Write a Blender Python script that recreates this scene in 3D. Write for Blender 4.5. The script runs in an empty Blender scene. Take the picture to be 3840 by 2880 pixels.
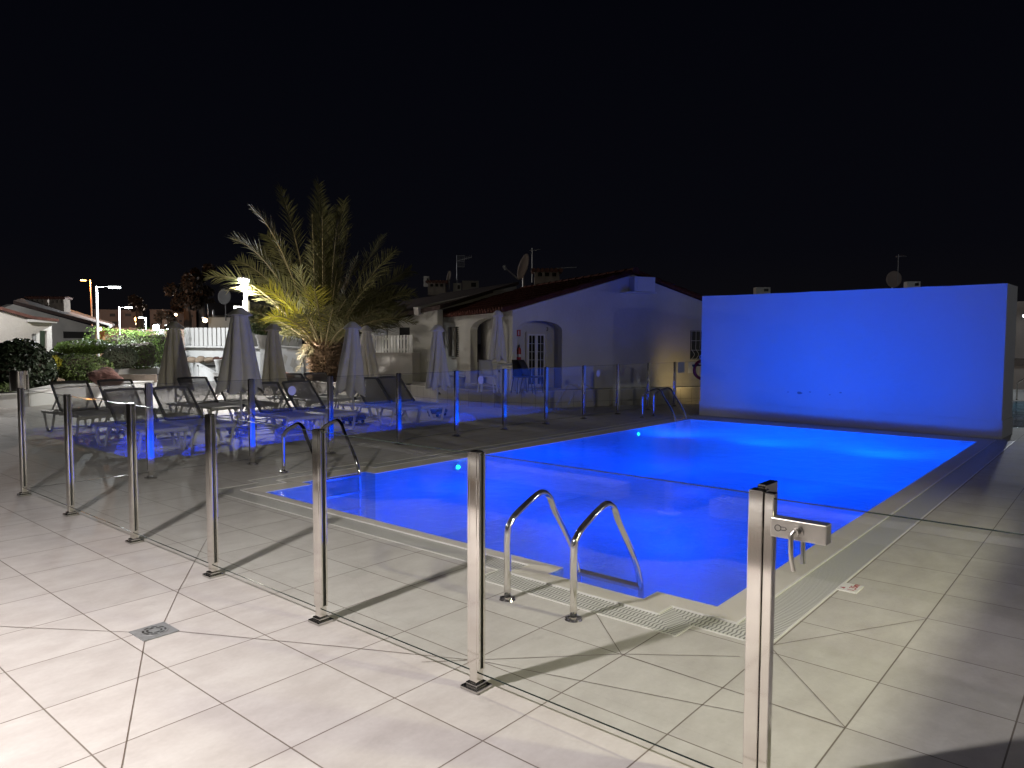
import bpy, bmesh, math, random
from mathutils import Vector, Matrix
from mathutils.geometry import tessellate_polygon
random.seed(7)
scene = bpy.context.scene
col = scene.collection
R = math.radians

# ------------------------------------------------------------------ camera
H = 1.595
EX = Vector((0.64765769, 0.04234149, -0.76075404))
EY = Vector((-0.76192019, 0.04141657, -0.64634534))
EZ = Vector((0.0041406, 0.99824439, 0.0590846))
ROT = Matrix((EX, EY, EZ))            # camera vector -> world vector
cam_d = bpy.data.cameras.new('camera'); cam = bpy.data.objects.new('camera', cam_d); col.objects.link(cam)
cam_d.sensor_width = 36.0; cam_d.lens = 2731.0 / 3840.0 * 36.0
cam_d.clip_start = 0.05; cam_d.clip_end = 2000
cam.matrix_world = Matrix.Translation((0, 0, H)) @ ROT.to_4x4()
scene.camera = cam
# surveying helpers: where a point of the photograph lies in the place
def ray(x, y): return ROT @ Vector(((x - 1920) / 2731.0, -(y - 1440) / 2731.0, -1.0))
def G(x, y, z=0.0):
    d = ray(x, y); t = (z - H) / d.z
    return Vector((d.x * t, d.y * t, z))
def D(x, y, d): return ray(x, y) * d + Vector((0, 0, H))

# ------------------------------------------------------------------ render, world
scene.render.engine = 'CYCLES'
cy = scene.cycles
cy.use_denoising = True
try: cy.denoiser = 'OPENIMAGEDENOISE'
except Exception: pass
cy.max_bounces = 8; cy.diffuse_bounces = 3; cy.glossy_bounces = 4; cy.transmission_bounces = 4
cy.transparent_max_bounces = 32
cy.caustics_reflective = False; cy.caustics_refractive = False
cy.sample_clamp_indirect = 6.0
scene.view_settings.view_transform = 'Standard'; scene.view_settings.look = 'None'
scene.view_settings.exposure = 0.0; scene.view_settings.gamma = 1.0
world = bpy.data.worlds.new("World"); scene.world = world; world.use_nodes = True
bg = world.node_tree.nodes['Background']
bg.inputs['Strength'].default_value = 1.0
_nt = world.node_tree; _tc = _nt.nodes.new('ShaderNodeTexCoord'); _sp = _nt.nodes.new('ShaderNodeSeparateXYZ'); _cr = _nt.nodes.new('ShaderNodeValToRGB')
_nt.links.new(_tc.outputs['Generated'], _sp.inputs[0]); _nt.links.new(_sp.outputs[2], _cr.inputs[0]); _nt.links.new(_cr.outputs[0], bg.inputs['Color'])
_e = _cr.color_ramp.elements; _e[0].position = 0.0; _e[0].color = (.0040,.0036,.0042,1); _e[1].position = .42; _e[1].color = (.0012,.0014,.0030,1)
_m = _e.new(.12); _m.color = (.0021,.0022,.0038,1)

# ------------------------------------------------------------------ materials
M = {}
def mat(name, color=(.5,.5,.5), rough=.6, metal=0.0, spec=.5, noise=None, bump=None):
    """noise=(scale, amount) varies the base colour, bump=(scale, strength)"""
    m = bpy.data.materials.new(name); m.use_nodes = True; M[name] = m
    nt = m.node_tree; p = nt.nodes['Principled BSDF']
    p.inputs['Base Color'].default_value = (*color, 1)
    p.inputs['Roughness'].default_value = rough; p.inputs['Metallic'].default_value = metal
    p.inputs['Specular IOR Level'].default_value = spec
    if noise or bump:
        tc = nt.nodes.new('ShaderNodeTexCoord')
    if noise:
        n = nt.nodes.new('ShaderNodeTexNoise'); n.inputs['Scale'].default_value = noise[0]; n.inputs['Detail'].default_value = 6
        nt.links.new(tc.outputs['Object'], n.inputs['Vector'])
        r = nt.nodes.new('ShaderNodeMapRange'); r.inputs[1].default_value = .3; r.inputs[2].default_value = .7
        r.inputs[3].default_value = 1 - noise[1]; r.inputs[4].default_value = 1 + noise[1] * .6
        nt.links.new(n.outputs[0], r.inputs[0])
        mx = nt.nodes.new('ShaderNodeMix'); mx.data_type = 'RGBA'; mx.blend_type = 'MULTIPLY'; mx.inputs[0].default_value = 1
        mx.inputs[6].default_value = (*color, 1); nt.links.new(r.outputs[0], mx.inputs[7])
        nt.links.new(mx.outputs[2], p.inputs['Base Color'])
    if bump:
        n2 = nt.nodes.new('ShaderNodeTexNoise'); n2.inputs['Scale'].default_value = bump[0]; n2.inputs['Detail'].default_value = 5
        nt.links.new(tc.outputs['Object'], n2.inputs['Vector'])
        b = nt.nodes.new('ShaderNodeBump'); b.inputs['Strength'].default_value = bump[1]; b.inputs['Distance'].default_value = .02
        nt.links.new(n2.outputs[0], b.inputs['Height']); nt.links.new(b.outputs[0], p.inputs['Normal'])
    return m
def emit(name, color, strength):
    m = bpy.data.materials.new(name); m.use_nodes = True; M[name] = m
    nt = m.node_tree; nt.nodes.clear()
    e = nt.nodes.new('ShaderNodeEmission'); e.inputs[0].default_value = (*color, 1); e.inputs[1].default_value = strength
    o = nt.nodes.new('ShaderNodeOutputMaterial'); nt.links.new(e.outputs[0], o.inputs[0]); return m
def N(nt, t, **kw):
    n = nt.nodes.new(t)
    for k, v in kw.items(): setattr(n, k, v)
    return n
def math_(nt, op, a, b=None, c=None):
    n = N(nt, 'ShaderNodeMath', operation=op)
    for i, v in enumerate((a, b, c)):
        if v is None: continue
        if isinstance(v, (int, float)): n.inputs[i].default_value = v
        else: nt.links.new(v, n.inputs[i])
    return n.outputs[0]

steel = mat('polished_steel', (.78,.75,.70), .085, 1.0, noise=(3, .12))
brushed = mat('brushed_steel', (.66,.64,.60), .3, 1.0, noise=(8, .1))
mat('chrome_dark', (.5,.49,.47), .2, 1.0)
mat('drain_grey', (.21,.22,.225), .55, noise=(30,.15))
mat('rubber', (.03,.03,.028), .6)
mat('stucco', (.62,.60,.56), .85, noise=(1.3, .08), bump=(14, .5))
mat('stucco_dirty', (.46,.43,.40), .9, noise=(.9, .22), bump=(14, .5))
mat('white_paint', (.74,.74,.73), .6, noise=(1.1, .06), bump=(25, .15))
mat('blue_lit_wall_paint', (.72,.71,.69), .75, noise=(.5, .05), bump=(9, .35))
mat('pale_stone', (.60,.57,.52), .6, noise=(2.5, .08))
mat('kerb_grey', (.36,.35,.34), .7, noise=(2.5, .15))
mat('white_resin', (.74,.74,.72), .38)
mat('grey_resin', (.10,.10,.105), .42)
mat('canvas', (.74,.69,.61), .9, noise=(6, .08), bump=(180, .25))
mat('canvas_blue', (.76,.74,.72), .9, noise=(6, .08), bump=(180, .25))
mat('white_metal', (.7,.7,.7), .35)
mat('roof_tile', (.12,.045,.032), .8, noise=(5, .35), bump=(18, .5))
mat('roof_gable', (.10,.034,.025), .9, spec=.2, noise=(5,.35), bump=(18,.5))
mat('roof_dark', (.07,.045,.04), .85, noise=(5, .3), bump=(18, .5))
mat('plain_white', (.72,.71,.69), .5)
mat('wood_cream', (.6,.56,.48), .5)
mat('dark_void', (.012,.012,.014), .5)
mat('curtain', (.35,.33,.31), .9, noise=(20, .3))
mat('red_paint', (.45,.02,.015), .35)
mat('black', (.015,.015,.015), .4)
mat('soil', (.09,.065,.05), .95, noise=(6, .4), bump=(20, 1))
mat('rock', (.30,.23,.17), .9, noise=(3, .4), bump=(7, 1))
mat('lava_rock', (.105,.05,.042), .95, noise=(6, .45), bump=(12, 1))
mat('trunk_bark', (.25,.165,.10), .9, noise=(12, .5), bump=(25, .8))
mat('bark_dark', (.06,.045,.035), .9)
mat('aged_block', (.22,.18,.15), .9, noise=(4, .3), bump=(10, .5))
mat('far_wall_pink', (.30,.24,.21), .9, noise=(.4, .1))
mat('sodium_lit_orange', (.50,.30,.19), .9, noise=(.6, .1))  # orange cast of the sodium street light is put into this base colour
mat('dish_dark', (.022,.019,.018), .8)
mat('dish_grey', (.34,.27,.24), .6)
mat('galvanised', (.42,.42,.43), .4, .6)
mat('ground_dark', (.10,.09,.08), .95, noise=(1.0, .3))
mat('red_letter', (.35,.03,.03), .5)
mat('sign_white', (.74,.73,.71), .4)
mat('flower_pink', (.6,.03,.08), .6)
mat('flower_yellow', (.55,.5,.03), .6)
emit('lamp_white', (.86,.97,1.0), 26)
emit('lamp_hot', (.86,.97,1.0), 60)
emit('lamp_sodium', (1.0,.42,.12), 22)
emit('lamp_warm', (1.0,.72,.42), 9)
emit('pool_lamp', (.04,.75,1.0), 16)
emit('dim_window', (.75,.85,1.0), .35)

def leaf_mat(name, c1, c2, rough=.45):
    m = mat(name, c1, rough); nt = m.node_tree; p = nt.nodes['Principled BSDF']; p.inputs['Specular IOR Level'].default_value = .22
    oi = N(nt, 'ShaderNodeTexCoord'); n = N(nt, 'ShaderNodeTexNoise'); n.inputs['Scale'].default_value = 2.2; n.inputs['Detail'].default_value = 8
    nt.links.new(oi.outputs['Object'], n.inputs['Vector'])
    cr = N(nt, 'ShaderNodeValToRGB'); cr.color_ramp.elements[0].position = .35; cr.color_ramp.elements[1].position = .65
    cr.color_ramp.elements[0].color = (*c1, 1); cr.color_ramp.elements[1].color = (*c2, 1)
    nt.links.new(n.outputs[0], cr.inputs[0]); nt.links.new(cr.outputs[0], p.inputs['Base Color'])
    return m
leaf_mat('hedge_leaf', (.07,.11,.035), (.14,.19,.06))
leaf_mat('hedge_bright', (.12,.21,.04), (.21,.32,.08))
leaf_mat('leaf_dark', (.018,.028,.018), (.045,.062,.035), .35)
leaf_mat('leaf_sage', (.10,.13,.09), (.19,.21,.15))
leaf_mat('leaf_far', (.018,.013,.010), (.035,.024,.016))
leaf_mat('palm_leaf', (.095,.093,.036), (.155,.145,.06), .5)
leaf_mat('palm_yellow', (.26,.25,.03), (.36,.33,.04), .5)  # lamp-lit look of some fronds put into the colour; also croton's own yellow green
leaf_mat('palm_stem', (.20,.165,.085), (.27,.22,.12), .5)

# glass: a thin clear pane, tinted a little green, that reflects
def glass_mat(name, tint, gain=1.5, rough=0.0):
    m = bpy.data.materials.new(name); m.use_nodes = True; M[name] = m
    nt = m.node_tree; nt.nodes.clear()
    t = N(nt, 'ShaderNodeBsdfTransparent'); t.inputs[0].default_value = (*tint, 1)
    g = N(nt, 'ShaderNodeBsdfGlossy'); g.inputs['Roughness'].default_value = rough; g.inputs[0].default_value = (.95,.97,1,1)
    lw = N(nt, 'ShaderNodeLayerWeight'); lw.inputs[0].default_value = .5
    p5 = math_(nt, 'POWER', lw.outputs['Facing'], 4.2)
    f = math_(nt, 'MINIMUM', math_(nt, 'MULTIPLY_ADD', p5, .9, .04 * gain), 1.0)
    mx = N(nt, 'ShaderNodeMixShader'); o = N(nt, 'ShaderNodeOutputMaterial')
    nt.links.new(f, mx.inputs[0]); nt.links.new(t.outputs[0], mx.inputs[1]); nt.links.new(g.outputs[0], mx.inputs[2])
    # dried water marks and smears
    tc = N(nt, 'ShaderNodeTexCoord'); n1 = N(nt, 'ShaderNodeTexNoise'); n1.inputs['Scale'].default_value = 4.5; n1.inputs['Detail'].default_value = 8; n1.inputs['Roughness'].default_value = .7
    nt.links.new(tc.outputs['Object'], n1.inputs['Vector'])
    sm = N(nt, 'ShaderNodeMapRange'); sm.inputs[1].default_value = .45; sm.inputs[2].default_value = .8; sm.inputs[3].default_value = .001; sm.inputs[4].default_value = .028; nt.links.new(n1.outputs[0], sm.inputs[0])
    df = N(nt, 'ShaderNodeBsdfDiffuse'); df.inputs[0].default_value = (.6,.6,.6,1)
    m2 = N(nt, 'ShaderNodeMixShader'); nt.links.new(sm.outputs[0], m2.inputs[0]); nt.links.new(mx.outputs[0], m2.inputs[1]); nt.links.new(df.outputs[0], m2.inputs[2])
    nt.links.new(m2.outputs[0], o.inputs[0]); return m
glass_mat('pane_glass', (.91,.93,.915), 1.25)
glass_mat('fence_glass', (.95,.955,.955), 2.6)
glass_mat('window_glass', (.5,.5,.5), 1.5)
mat('glass_edge', (.03,.042,.038), .2, 0, .6)
mat('sticker', (.62,.63,.66), .5)

# mesh textile: half see-through
def textile(name, colr, alpha):
    m = bpy.data.materials.new(name); m.use_nodes = True; M[name] = m
    nt = m.node_tree; nt.nodes.clear()
    d = N(nt, 'ShaderNodeBsdfDiffuse'); d.inputs[0].default_value = (*colr, 1)
    t = N(nt, 'ShaderNodeBsdfTransparent'); mx = N(nt, 'ShaderNodeMixShader'); mx.inputs[0].default_value = alpha
    o = N(nt, 'ShaderNodeOutputMaterial')
    nt.links.new(t.outputs[0], mx.inputs[1]); nt.links.new(d.outputs[0], mx.inputs[2]); nt.links.new(mx.outputs[0], o.inputs[0]); return m
textile('mesh_textile', (.24,.23,.225), .74)
textile('mesh_seat', (.56,.56,.56), .93)

# water of the pool: clear surface with small ripples
def water_mat(name, tint, scale, strength, cloud=.27):   # cloud = share of light the water itself scatters
    m = bpy.data.materials.new(name); m.use_nodes = True; M[name] = m
    nt = m.node_tree; nt.nodes.clear()
    tc = N(nt, 'ShaderNodeTexCoord')
    n1 = N(nt, 'ShaderNodeTexNoise'); n1.inputs['Scale'].default_value = scale; n1.inputs['Detail'].default_value = 4; n1.inputs['Distortion'].default_value = .6
    n2 = N(nt, 'ShaderNodeTexNoise'); n2.inputs['Scale'].default_value = scale * .23; n2.inputs['Detail'].default_value = 2
    nt.links.new(tc.outputs['Object'], n1.inputs['Vector']); nt.links.new(tc.outputs['Object'], n2.inputs['Vector'])
    h = math_(nt, 'MULTIPLY_ADD', n2.outputs[0], 2.0, n1.outputs[0])
    b = N(nt, 'ShaderNodeBump'); b.inputs['Strength'].default_value = strength; b.inputs['Distance'].default_value = .02
    nt.links.new(h, b.inputs['Height'])
    t = N(nt, 'ShaderNodeBsdfTransparent'); t.inputs[0].default_value = (*tint, 1)
    rf = N(nt, 'ShaderNodeBsdfRefraction'); rf.inputs[0].default_value = (*tint, 1); rf.inputs['IOR'].default_value = 1.2; rf.inputs['Roughness'].default_value = 0
    nt.links.new(b.outputs[0], rf.inputs['Normal'])
    g = N(nt, 'ShaderNodeBsdfGlossy'); g.inputs['Roughness'].default_value = .03
    nt.links.new(b.outputs[0], g.inputs['Normal'])
    lw = N(nt, 'ShaderNodeLayerWeight'); lw.inputs[0].default_value = .5; nt.links.new(b.outputs[0], lw.inputs['Normal'])
    f = math_(nt, 'MULTIPLY_ADD', math_(nt, 'POWER', lw.outputs['Facing'], 5), .55, .025)
    body0 = N(nt, 'ShaderNodeMixShader'); body0.inputs[0].default_value = .5
    nt.links.new(t.outputs[0], body0.inputs[1]); nt.links.new(rf.outputs[0], body0.inputs[2])
    tr = N(nt, 'ShaderNodeBsdfTranslucent'); tr.inputs[0].default_value = (.12,.80,.95,1)
    body = N(nt, 'ShaderNodeMixShader'); body.inputs[0].default_value = cloud
    nt.links.new(body0.outputs[0], body.inputs[1]); nt.links.new(tr.outputs[0], body.inputs[2])
    mx = N(nt, 'ShaderNodeMixShader'); o = N(nt, 'ShaderNodeOutputMaterial')
    nt.links.new(f, mx.inputs[0]); nt.links.new(body.outputs[0], mx.inputs[1]); nt.links.new(g.outputs[0], mx.inputs[2])
    nt.links.new(mx.outputs[0], o.inputs[0]); return m
water_mat('water', (.22,.82,1.0), 9, .42)
water_mat('water_far', (.5,.6,.8), 5, .8)

# porcelain deck tiles 0.527 x 0.535 with grout, cloudy like the real ones
def deck_mat():
    m = bpy.data.materials.new('deck_tiles'); m.use_nodes = True; M['deck_tiles'] = m
    nt = m.node_tree; p = nt.nodes['Principled BSDF']
    tc = N(nt, 'ShaderNodeTexCoord'); sp = N(nt, 'ShaderNodeSeparateXYZ'); nt.links.new(tc.outputs['Object'], sp.inputs[0])
    def cell(out, off, size):
        q = math_(nt, 'DIVIDE', math_(nt, 'SUBTRACT', out, off), size)
        fr = math_(nt, 'FRACT', q)
        e = math_(nt, 'MULTIPLY', math_(nt, 'MINIMUM', fr, math_(nt, 'SUBTRACT', 1.0, fr)), size)
        return e, math_(nt, 'FLOOR', q)
    ex, ix = cell(sp.outputs[0], 3.13 - 527 * .5267, .5267)
    ey, iy = cell(sp.outputs[1], .84 - 535 * .5347, .5347)
    edge = math_(nt, 'MINIMUM', ex, ey)
    gr = N(nt, 'ShaderNodeMapRange'); gr.inputs[1].default_value = .0024; gr.inputs[2].default_value = .0042
    nt.links.new(edge, gr.inputs[0])
    cv = N(nt, 'ShaderNodeCombineXYZ'); nt.links.new(ix, cv.inputs[0]); nt.links.new(iy, cv.inputs[1])
    wn = N(nt, 'ShaderNodeTexWhiteNoise'); wn.noise_dimensions = '2D'; nt.links.new(cv.outputs[0], wn.inputs['Vector'])
    # cloudy veining, different on every tile
    sh = N(nt, 'ShaderNodeVectorMath', operation='MULTIPLY_ADD'); nt.links.new(wn.outputs['Color'], sh.inputs[0])
    sh.inputs[1].default_value = (9, 9, 9); nt.links.new(tc.outputs['Object'], sh.inputs[2])
    mp = N(nt, 'ShaderNodeMapping'); mp.inputs['Scale'].default_value = (1.6, 2.6, 1); nt.links.new(sh.outputs[0], mp.inputs['Vector'])
    n1 = N(nt, 'ShaderNodeTexNoise'); n1.inputs['Scale'].default_value = 2.2; n1.inputs['Detail'].default_value = 9; n1.inputs['Roughness'].default_value = .62
    nt.links.new(mp.outputs[0], n1.inputs['Vector'])
    cr = N(nt, 'ShaderNodeValToRGB'); e = cr.color_ramp.elements
    e[0].position = .34; e[0].color = (.455,.430,.412,1); e[1].position = .66; e[1].color = (.545,.528,.508,1)
    nt.links.new(n1.outputs[0], cr.inputs[0])
    n3 = N(nt, 'ShaderNodeTexNoise'); n3.inputs['Scale'].default_value = 46; n3.inputs['Detail'].default_value = 3; nt.links.new(tc.outputs['Object'], n3.inputs['Vector'])
    n4 = N(nt, 'ShaderNodeTexNoise'); n4.inputs['Scale'].default_value = .55; n4.inputs['Detail'].default_value = 4; nt.links.new(tc.outputs['Object'], n4.inputs['Vector'])
    v = math_(nt, 'MULTIPLY_ADD', n3.outputs[0], .12, .94)
    v = math_(nt, 'MULTIPLY', v, math_(nt, 'MULTIPLY_ADD', wn.outputs['Value'], .07, .95))
    v = math_(nt, 'MULTIPLY', v, math_(nt, 'MULTIPLY_ADD', n4.outputs[0], .22, .88))
    n5 = N(nt, 'ShaderNodeTexNoise'); n5.inputs['Scale'].default_value = 3.1; n5.inputs['Detail'].default_value = 10; n5.inputs['Roughness'].default_value = .7; nt.links.new(tc.outputs['Object'], n5.inputs['Vector'])
    st = N(nt, 'ShaderNodeMapRange'); st.inputs[1].default_value = .60; st.inputs[2].default_value = .78; st.inputs[3].default_value = 1.0; st.inputs[4].default_value = .80; nt.links.new(n5.outputs[0], st.inputs[0])
    v = math_(nt, 'MULTIPLY', v, st.outputs[0])
    mul = N(nt, 'ShaderNodeVectorMath', operation='SCALE'); nt.links.new(cr.outputs[0], mul.inputs[0]); nt.links.new(v, mul.inputs['Scale'])
    mx = N(nt, 'ShaderNodeMix', data_type='RGBA'); mx.inputs[6].default_value = (.17,.145,.125,1)
    nt.links.new(gr.outputs[0], mx.inputs[0]); nt.links.new(mul.outputs[0], mx.inputs[7])
    nt.links.new(mx.outputs[2], p.inputs['Base Color'])
    rr = math_(nt, 'MULTIPLY_ADD', n1.outputs[0], .2, .50); nt.links.new(rr, p.inputs['Roughness'])
    b = N(nt, 'ShaderNodeBump'); b.inputs['Strength'].default_value = .35; b.inputs['Distance'].default_value = .004
    hh = math_(nt, 'MULTIPLY_ADD', n3.outputs[0], .06, gr.outputs[0]); nt.links.new(hh, b.inputs['Height']); nt.links.new(b.outputs[0], p.inputs['Normal'])
    p.inputs['Specular IOR Level'].default_value = .25
    return m
deck_mat()
mat('joint', (.13,.10,.08), .9)
# white overflow grate: bars along one axis, wavy ribs across
def grate_mat(name, along_y):
    m = bpy.data.materials.new(name); m.use_nodes = True; M[name] = m
    nt = m.node_tree; p = nt.nodes['Principled BSDF']
    tc = N(nt, 'ShaderNodeTexCoord'); sp = N(nt, 'ShaderNodeSeparateXYZ'); nt.links.new(tc.outputs['Object'], sp.inputs[0])
    a, c = (sp.outputs[1], sp.outputs[0]) if along_y else (sp.outputs[0], sp.outputs[1])
    wob = math_(nt, 'MULTIPLY', math_(nt, 'SINE', math_(nt, 'MULTIPLY', c, 85.0)), .0035)
    fr = math_(nt, 'FRACT', math_(nt, 'DIVIDE', math_(nt, 'ADD', a, wob), .0235))
    slot = N(nt, 'ShaderNodeMapRange'); slot.inputs[1].default_value = .0; slot.inputs[2].default_value = .12
    tri = math_(nt, 'ABSOLUTE', math_(nt, 'SUBTRACT', fr, .5))
    sub = math_(nt, 'SUBTRACT', .36, tri); nt.links.new(sub, slot.inputs[0])
    mx = N(nt, 'ShaderNodeMix', data_type='RGBA'); mx.inputs[6].default_value = (.20,.20,.19,1); mx.inputs[7].default_value = (.62,.62,.60,1)
    nt.links.new(slot.outputs[0], mx.inputs[0]); nt.links.new(mx.outputs[2], p.inputs['Base Color'])
    b = N(nt, 'ShaderNodeBump'); b.inputs['Strength'].default_value = .5; b.inputs['Distance'].default_value = .005
    nt.links.new(slot.outputs[0], b.inputs['Height']); nt.links.new(b.outputs[0], p.inputs['Normal'])
    p.inputs['Roughness'].default_value = .5
grate_mat('grate_along_y', True); grate_mat('grate_along_x', False)
# small pool mosaic
def pool_mat():
    m = mat('pool_tiles', (.62,.70,.74), .4); nt = m.node_tree; p = nt.nodes['Principled BSDF']
    tc = N(nt, 'ShaderNodeTexCoord'); br = N(nt, 'ShaderNodeTexBrick'); br.offset = 0
    br.inputs['Color1'].default_value = (.64,.72,.76,1); br.inputs['Color2'].default_value = (.62,.70,.75,1); br.inputs['Mortar'].default_value = (.58,.66,.70,1)
    br.inputs['Scale'].default_value = 1; br.inputs['Brick Width'].default_value = .5267; br.inputs['Row Height'].default_value = .5347; br.inputs['Mortar Size'].default_value = .01
    nt.links.new(tc.outputs['Object'], br.inputs['Vector']); nt.links.new(br.outputs[0], p.inputs['Base Color'])
pool_mat()
# tiled low wall with upright joints
def tile_wall_mat(name, c, w):
    m = mat(name, c, .5); nt = m.node_tree; p = nt.nodes['Principled BSDF']
    tc = N(nt, 'ShaderNodeTexCoord'); sp = N(nt, 'ShaderNodeSeparateXYZ'); nt.links.new(tc.outputs['UV'], sp.inputs[0])
    fr = math_(nt, 'FRACT', math_(nt, 'DIVIDE', sp.outputs[0], w))
    e = math_(nt, 'MULTIPLY', math_(nt, 'MINIMUM', fr, math_(nt, 'SUBTRACT', 1.0, fr)), w)
    fz = math_(nt, 'ABSOLUTE', math_(nt, 'SUBTRACT', sp.outputs[1], .13))
    e = math_(nt, 'MINIMUM', e, fz)
    g = N(nt, 'ShaderNodeMapRange'); g.inputs[1].default_value = .003; g.inputs[2].default_value = .006; nt.links.new(e, g.inputs[0])
    mx = N(nt, 'ShaderNodeMix', data_type='RGBA'); mx.inputs[6].default_value = (c[0]*.28, c[1]*.27, c[2]*.26, 1); mx.inputs[7].default_value = (*c, 1)
    nt.links.new(g.outputs[0], mx.inputs[0]); nt.links.new(mx.outputs[2], p.inputs['Base Color'])
tile_wall_mat('tiled_wall', (.50,.47,.43), .34)

# ------------------------------------------------------------------ mesh helpers
class MB:
    def __init__(s): s.bm = bmesh.new(); s.uv = None
    def quad(s, pts):
        vs = [s.bm.verts.new(p) for p in pts]; return s.bm.faces.new(vs)
    def box(s, c, size, rz=0.0, M4=None, bevel=0.0):
        r = bmesh.ops.create_cube(s.bm, size=1.0)
        T = (M4 if M4 is not None else Matrix.Translation(c) @ Matrix.Rotation(rz, 4, 'Z')) @ Matrix.Diagonal((*size, 1))
        bmesh.ops.transform(s.bm, matrix=T, verts=r['verts'])
        if bevel:
            es = list({e for v in r['verts'] for e in v.link_edges})
            bmesh.ops.bevel(s.bm, geom=es, offset=bevel, segments=2, affect='EDGES', profile=.5)
        return s
    def bar(s, a, b, w, h=None):
        """square bar from a to b"""
        a = Vector(a); b = Vector(b); d = b - a; L = d.length
        q = d.to_track_quat('Z', 'X').to_matrix().to_4x4()
        return s.box(None, (w, h or w, L), M4=Matrix.Translation((a + b) / 2) @ q)
    def tube(s, pts, r, seg=12, cap=True, radii=None):
        pts = [Vector(p) for p in pts]; rings = []
        up = Vector((0, 0, 1)); prev = None
        for i, p in enumerate(pts):
            t = (pts[min(i+1, len(pts)-1)] - pts[max(i-1, 0)]).normalized()
            if prev is None:
                ref = up if abs(t.z) < .95 else Vector((1, 0, 0)); n = t.cross(ref).normalized()
            else:
                n = (prev - t * prev.dot(t)).normalized()
            prev = n; b = t.cross(n)
            rr = radii[i] if radii else r
            rings.append([s.bm.verts.new(p + (n * math.cos(2*math.pi*k/seg) + b * math.sin(2*math.pi*k/seg)) * rr) for k in range(seg)])
        for i in range(len(rings)-1):
            for k in range(seg):
                s.bm.faces.new((rings[i][k], rings[i][(k+1) % seg], rings[i+1][(k+1) % seg], rings[i+1][k]))
        if cap:
            s.bm.faces.new(rings[0][::-1]); s.bm.faces.new(rings[-1])
        return s
    def lathe(s, prof, c=(0,0,0), seg=32):
        c = Vector(c); rings = []
        for r, z in prof:
            rings.append([s.bm.verts.new(c + Vector((r*math.cos(2*math.pi*k/seg), r*math.sin(2*math.pi*k/seg), z))) for k in range(seg)])
        for i in range(len(rings)-1):
            for k in range(seg):
                s.bm.faces.new((rings[i][k], rings[i][(k+1) % seg], rings[i+1][(k+1) % seg], rings[i+1][k]))
        return s
    def poly(s, outer, holes, place, thick=None):
        """flat polygon with holes; place(a,b)->front point; thick = vector to the back face"""
        loops = [outer] + list(holes)
        tris = tessellate_polygon([[Vector((a, b, 0)) for a, b in l] for l in loops])
        flat = [p for l in loops for p in l]
        vf = [s.bm.verts.new(place(a, b)) for a, b in flat]
        for t in tris:
            try: s.bm.faces.new([vf[i] for i in t])
            except ValueError: pass
        if thick is not None:
            vb = [s.bm.verts.new(Vector(place(a, b)) + thick) for a, b in flat]
            for t in tris:
                try: s.bm.faces.new([vb[i] for i in reversed(t)])
                except ValueError: pass
            k = 0
            for l in loops:
                n = len(l)
                for i in range(n):
                    s.bm.faces.new((vf[k+i], vf[k+(i+1) % n], vb[k+(i+1) % n], vb[k+i]))
                k += n
        return s
    def build(s, name, m, parent=None, smooth=False, loc=None, normals=True, kind=None, uvlen=False):
        if normals: bmesh.ops.recalc_face_normals(s.bm, faces=s.bm.faces)
        me = bpy.data.meshes.new(name); s.bm.to_mesh(me); s.bm.free()
        mats = m if isinstance(m, (list, tuple)) else [m]
        for x in mats: me.materials.append(M[x] if isinstance(x, str) else x)
        if smooth:
            for p in me.polygons: p.use_smooth = True
            if smooth == 'auto' :
                me.set_sharp_from_angle(angle=R(38))
        o = bpy.data.objects.new(name, me); col.objects.link(o)
        if parent is not None:
            o.parent = parent
            if loc is None:   # mesh built in world space: keep it there
                o.matrix_parent_inverse = Matrix.Identity(4)
                me.transform(Matrix.Translation(-parent.location) if parent.type == 'EMPTY' and parent.parent is None and parent.rotation_euler.z == 0 else Matrix.Identity(4))
        if loc is not None: o.location = loc
        if kind: o['kind'] = kind
        return o
def tag(o, label=None, cat=None, group=None, kind=None):
    if label: o['label'] = label
    if cat: o['category'] = cat
    if group: o['group'] = group
    if kind: o['kind'] = kind
    return o
def thing(name, label, cat, loc=(0,0,0), group=None, rz=0.0):
    o = bpy.data.objects.new(name, None); col.objects.link(o); o.location = loc; o.rotation_euler.z = rz
    o.empty_display_size = .2
    return tag(o, label, cat, group)
def copy_tree(o, parent=None):
    c = o.copy(); col.objects.link(c)
    if parent is not None: c.parent = parent
    for ch in [x for x in bpy.data.objects if x.parent == o]: copy_tree(ch, c)
    return c
def light(name, kind, loc, power, color, parent=None, **kw):
    l = bpy.data.lights.new(name, kind); l.energy = power; l.color = color
    for k, v in kw.items(): setattr(l, k, v)
    o = bpy.data.objects.new(name, l); col.objects.link(o); o.location = loc
    if parent is not None: o.parent = parent; o.location = Vector(loc) - parent.location
    return o
def aim(o, target, origin):
    o.rotation_euler = (Vector(target) - Vector(origin)).to_track_quat('-Z', 'Y').to_euler()
def smooth_path(pts, n=6):
    """Catmull-Rom through the points"""
    P = [Vector(p) for p in pts]; P = [P[0]*2-P[1]] + P + [P[-1]*2-P[-2]]; out = []
    for i in range(1, len(P)-2):
        for k in range(n):
            t = k / n
            out.append(.5*((2*P[i]) + (P[i+1]-P[i-1])*t + (2*P[i-1]-5*P[i]+4*P[i+1]-P[i+2])*t*t + (3*P[i]-P[i-1]-3*P[i+1]+P[i+2])*t**3))
    out.append(P[-2]); return out

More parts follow.
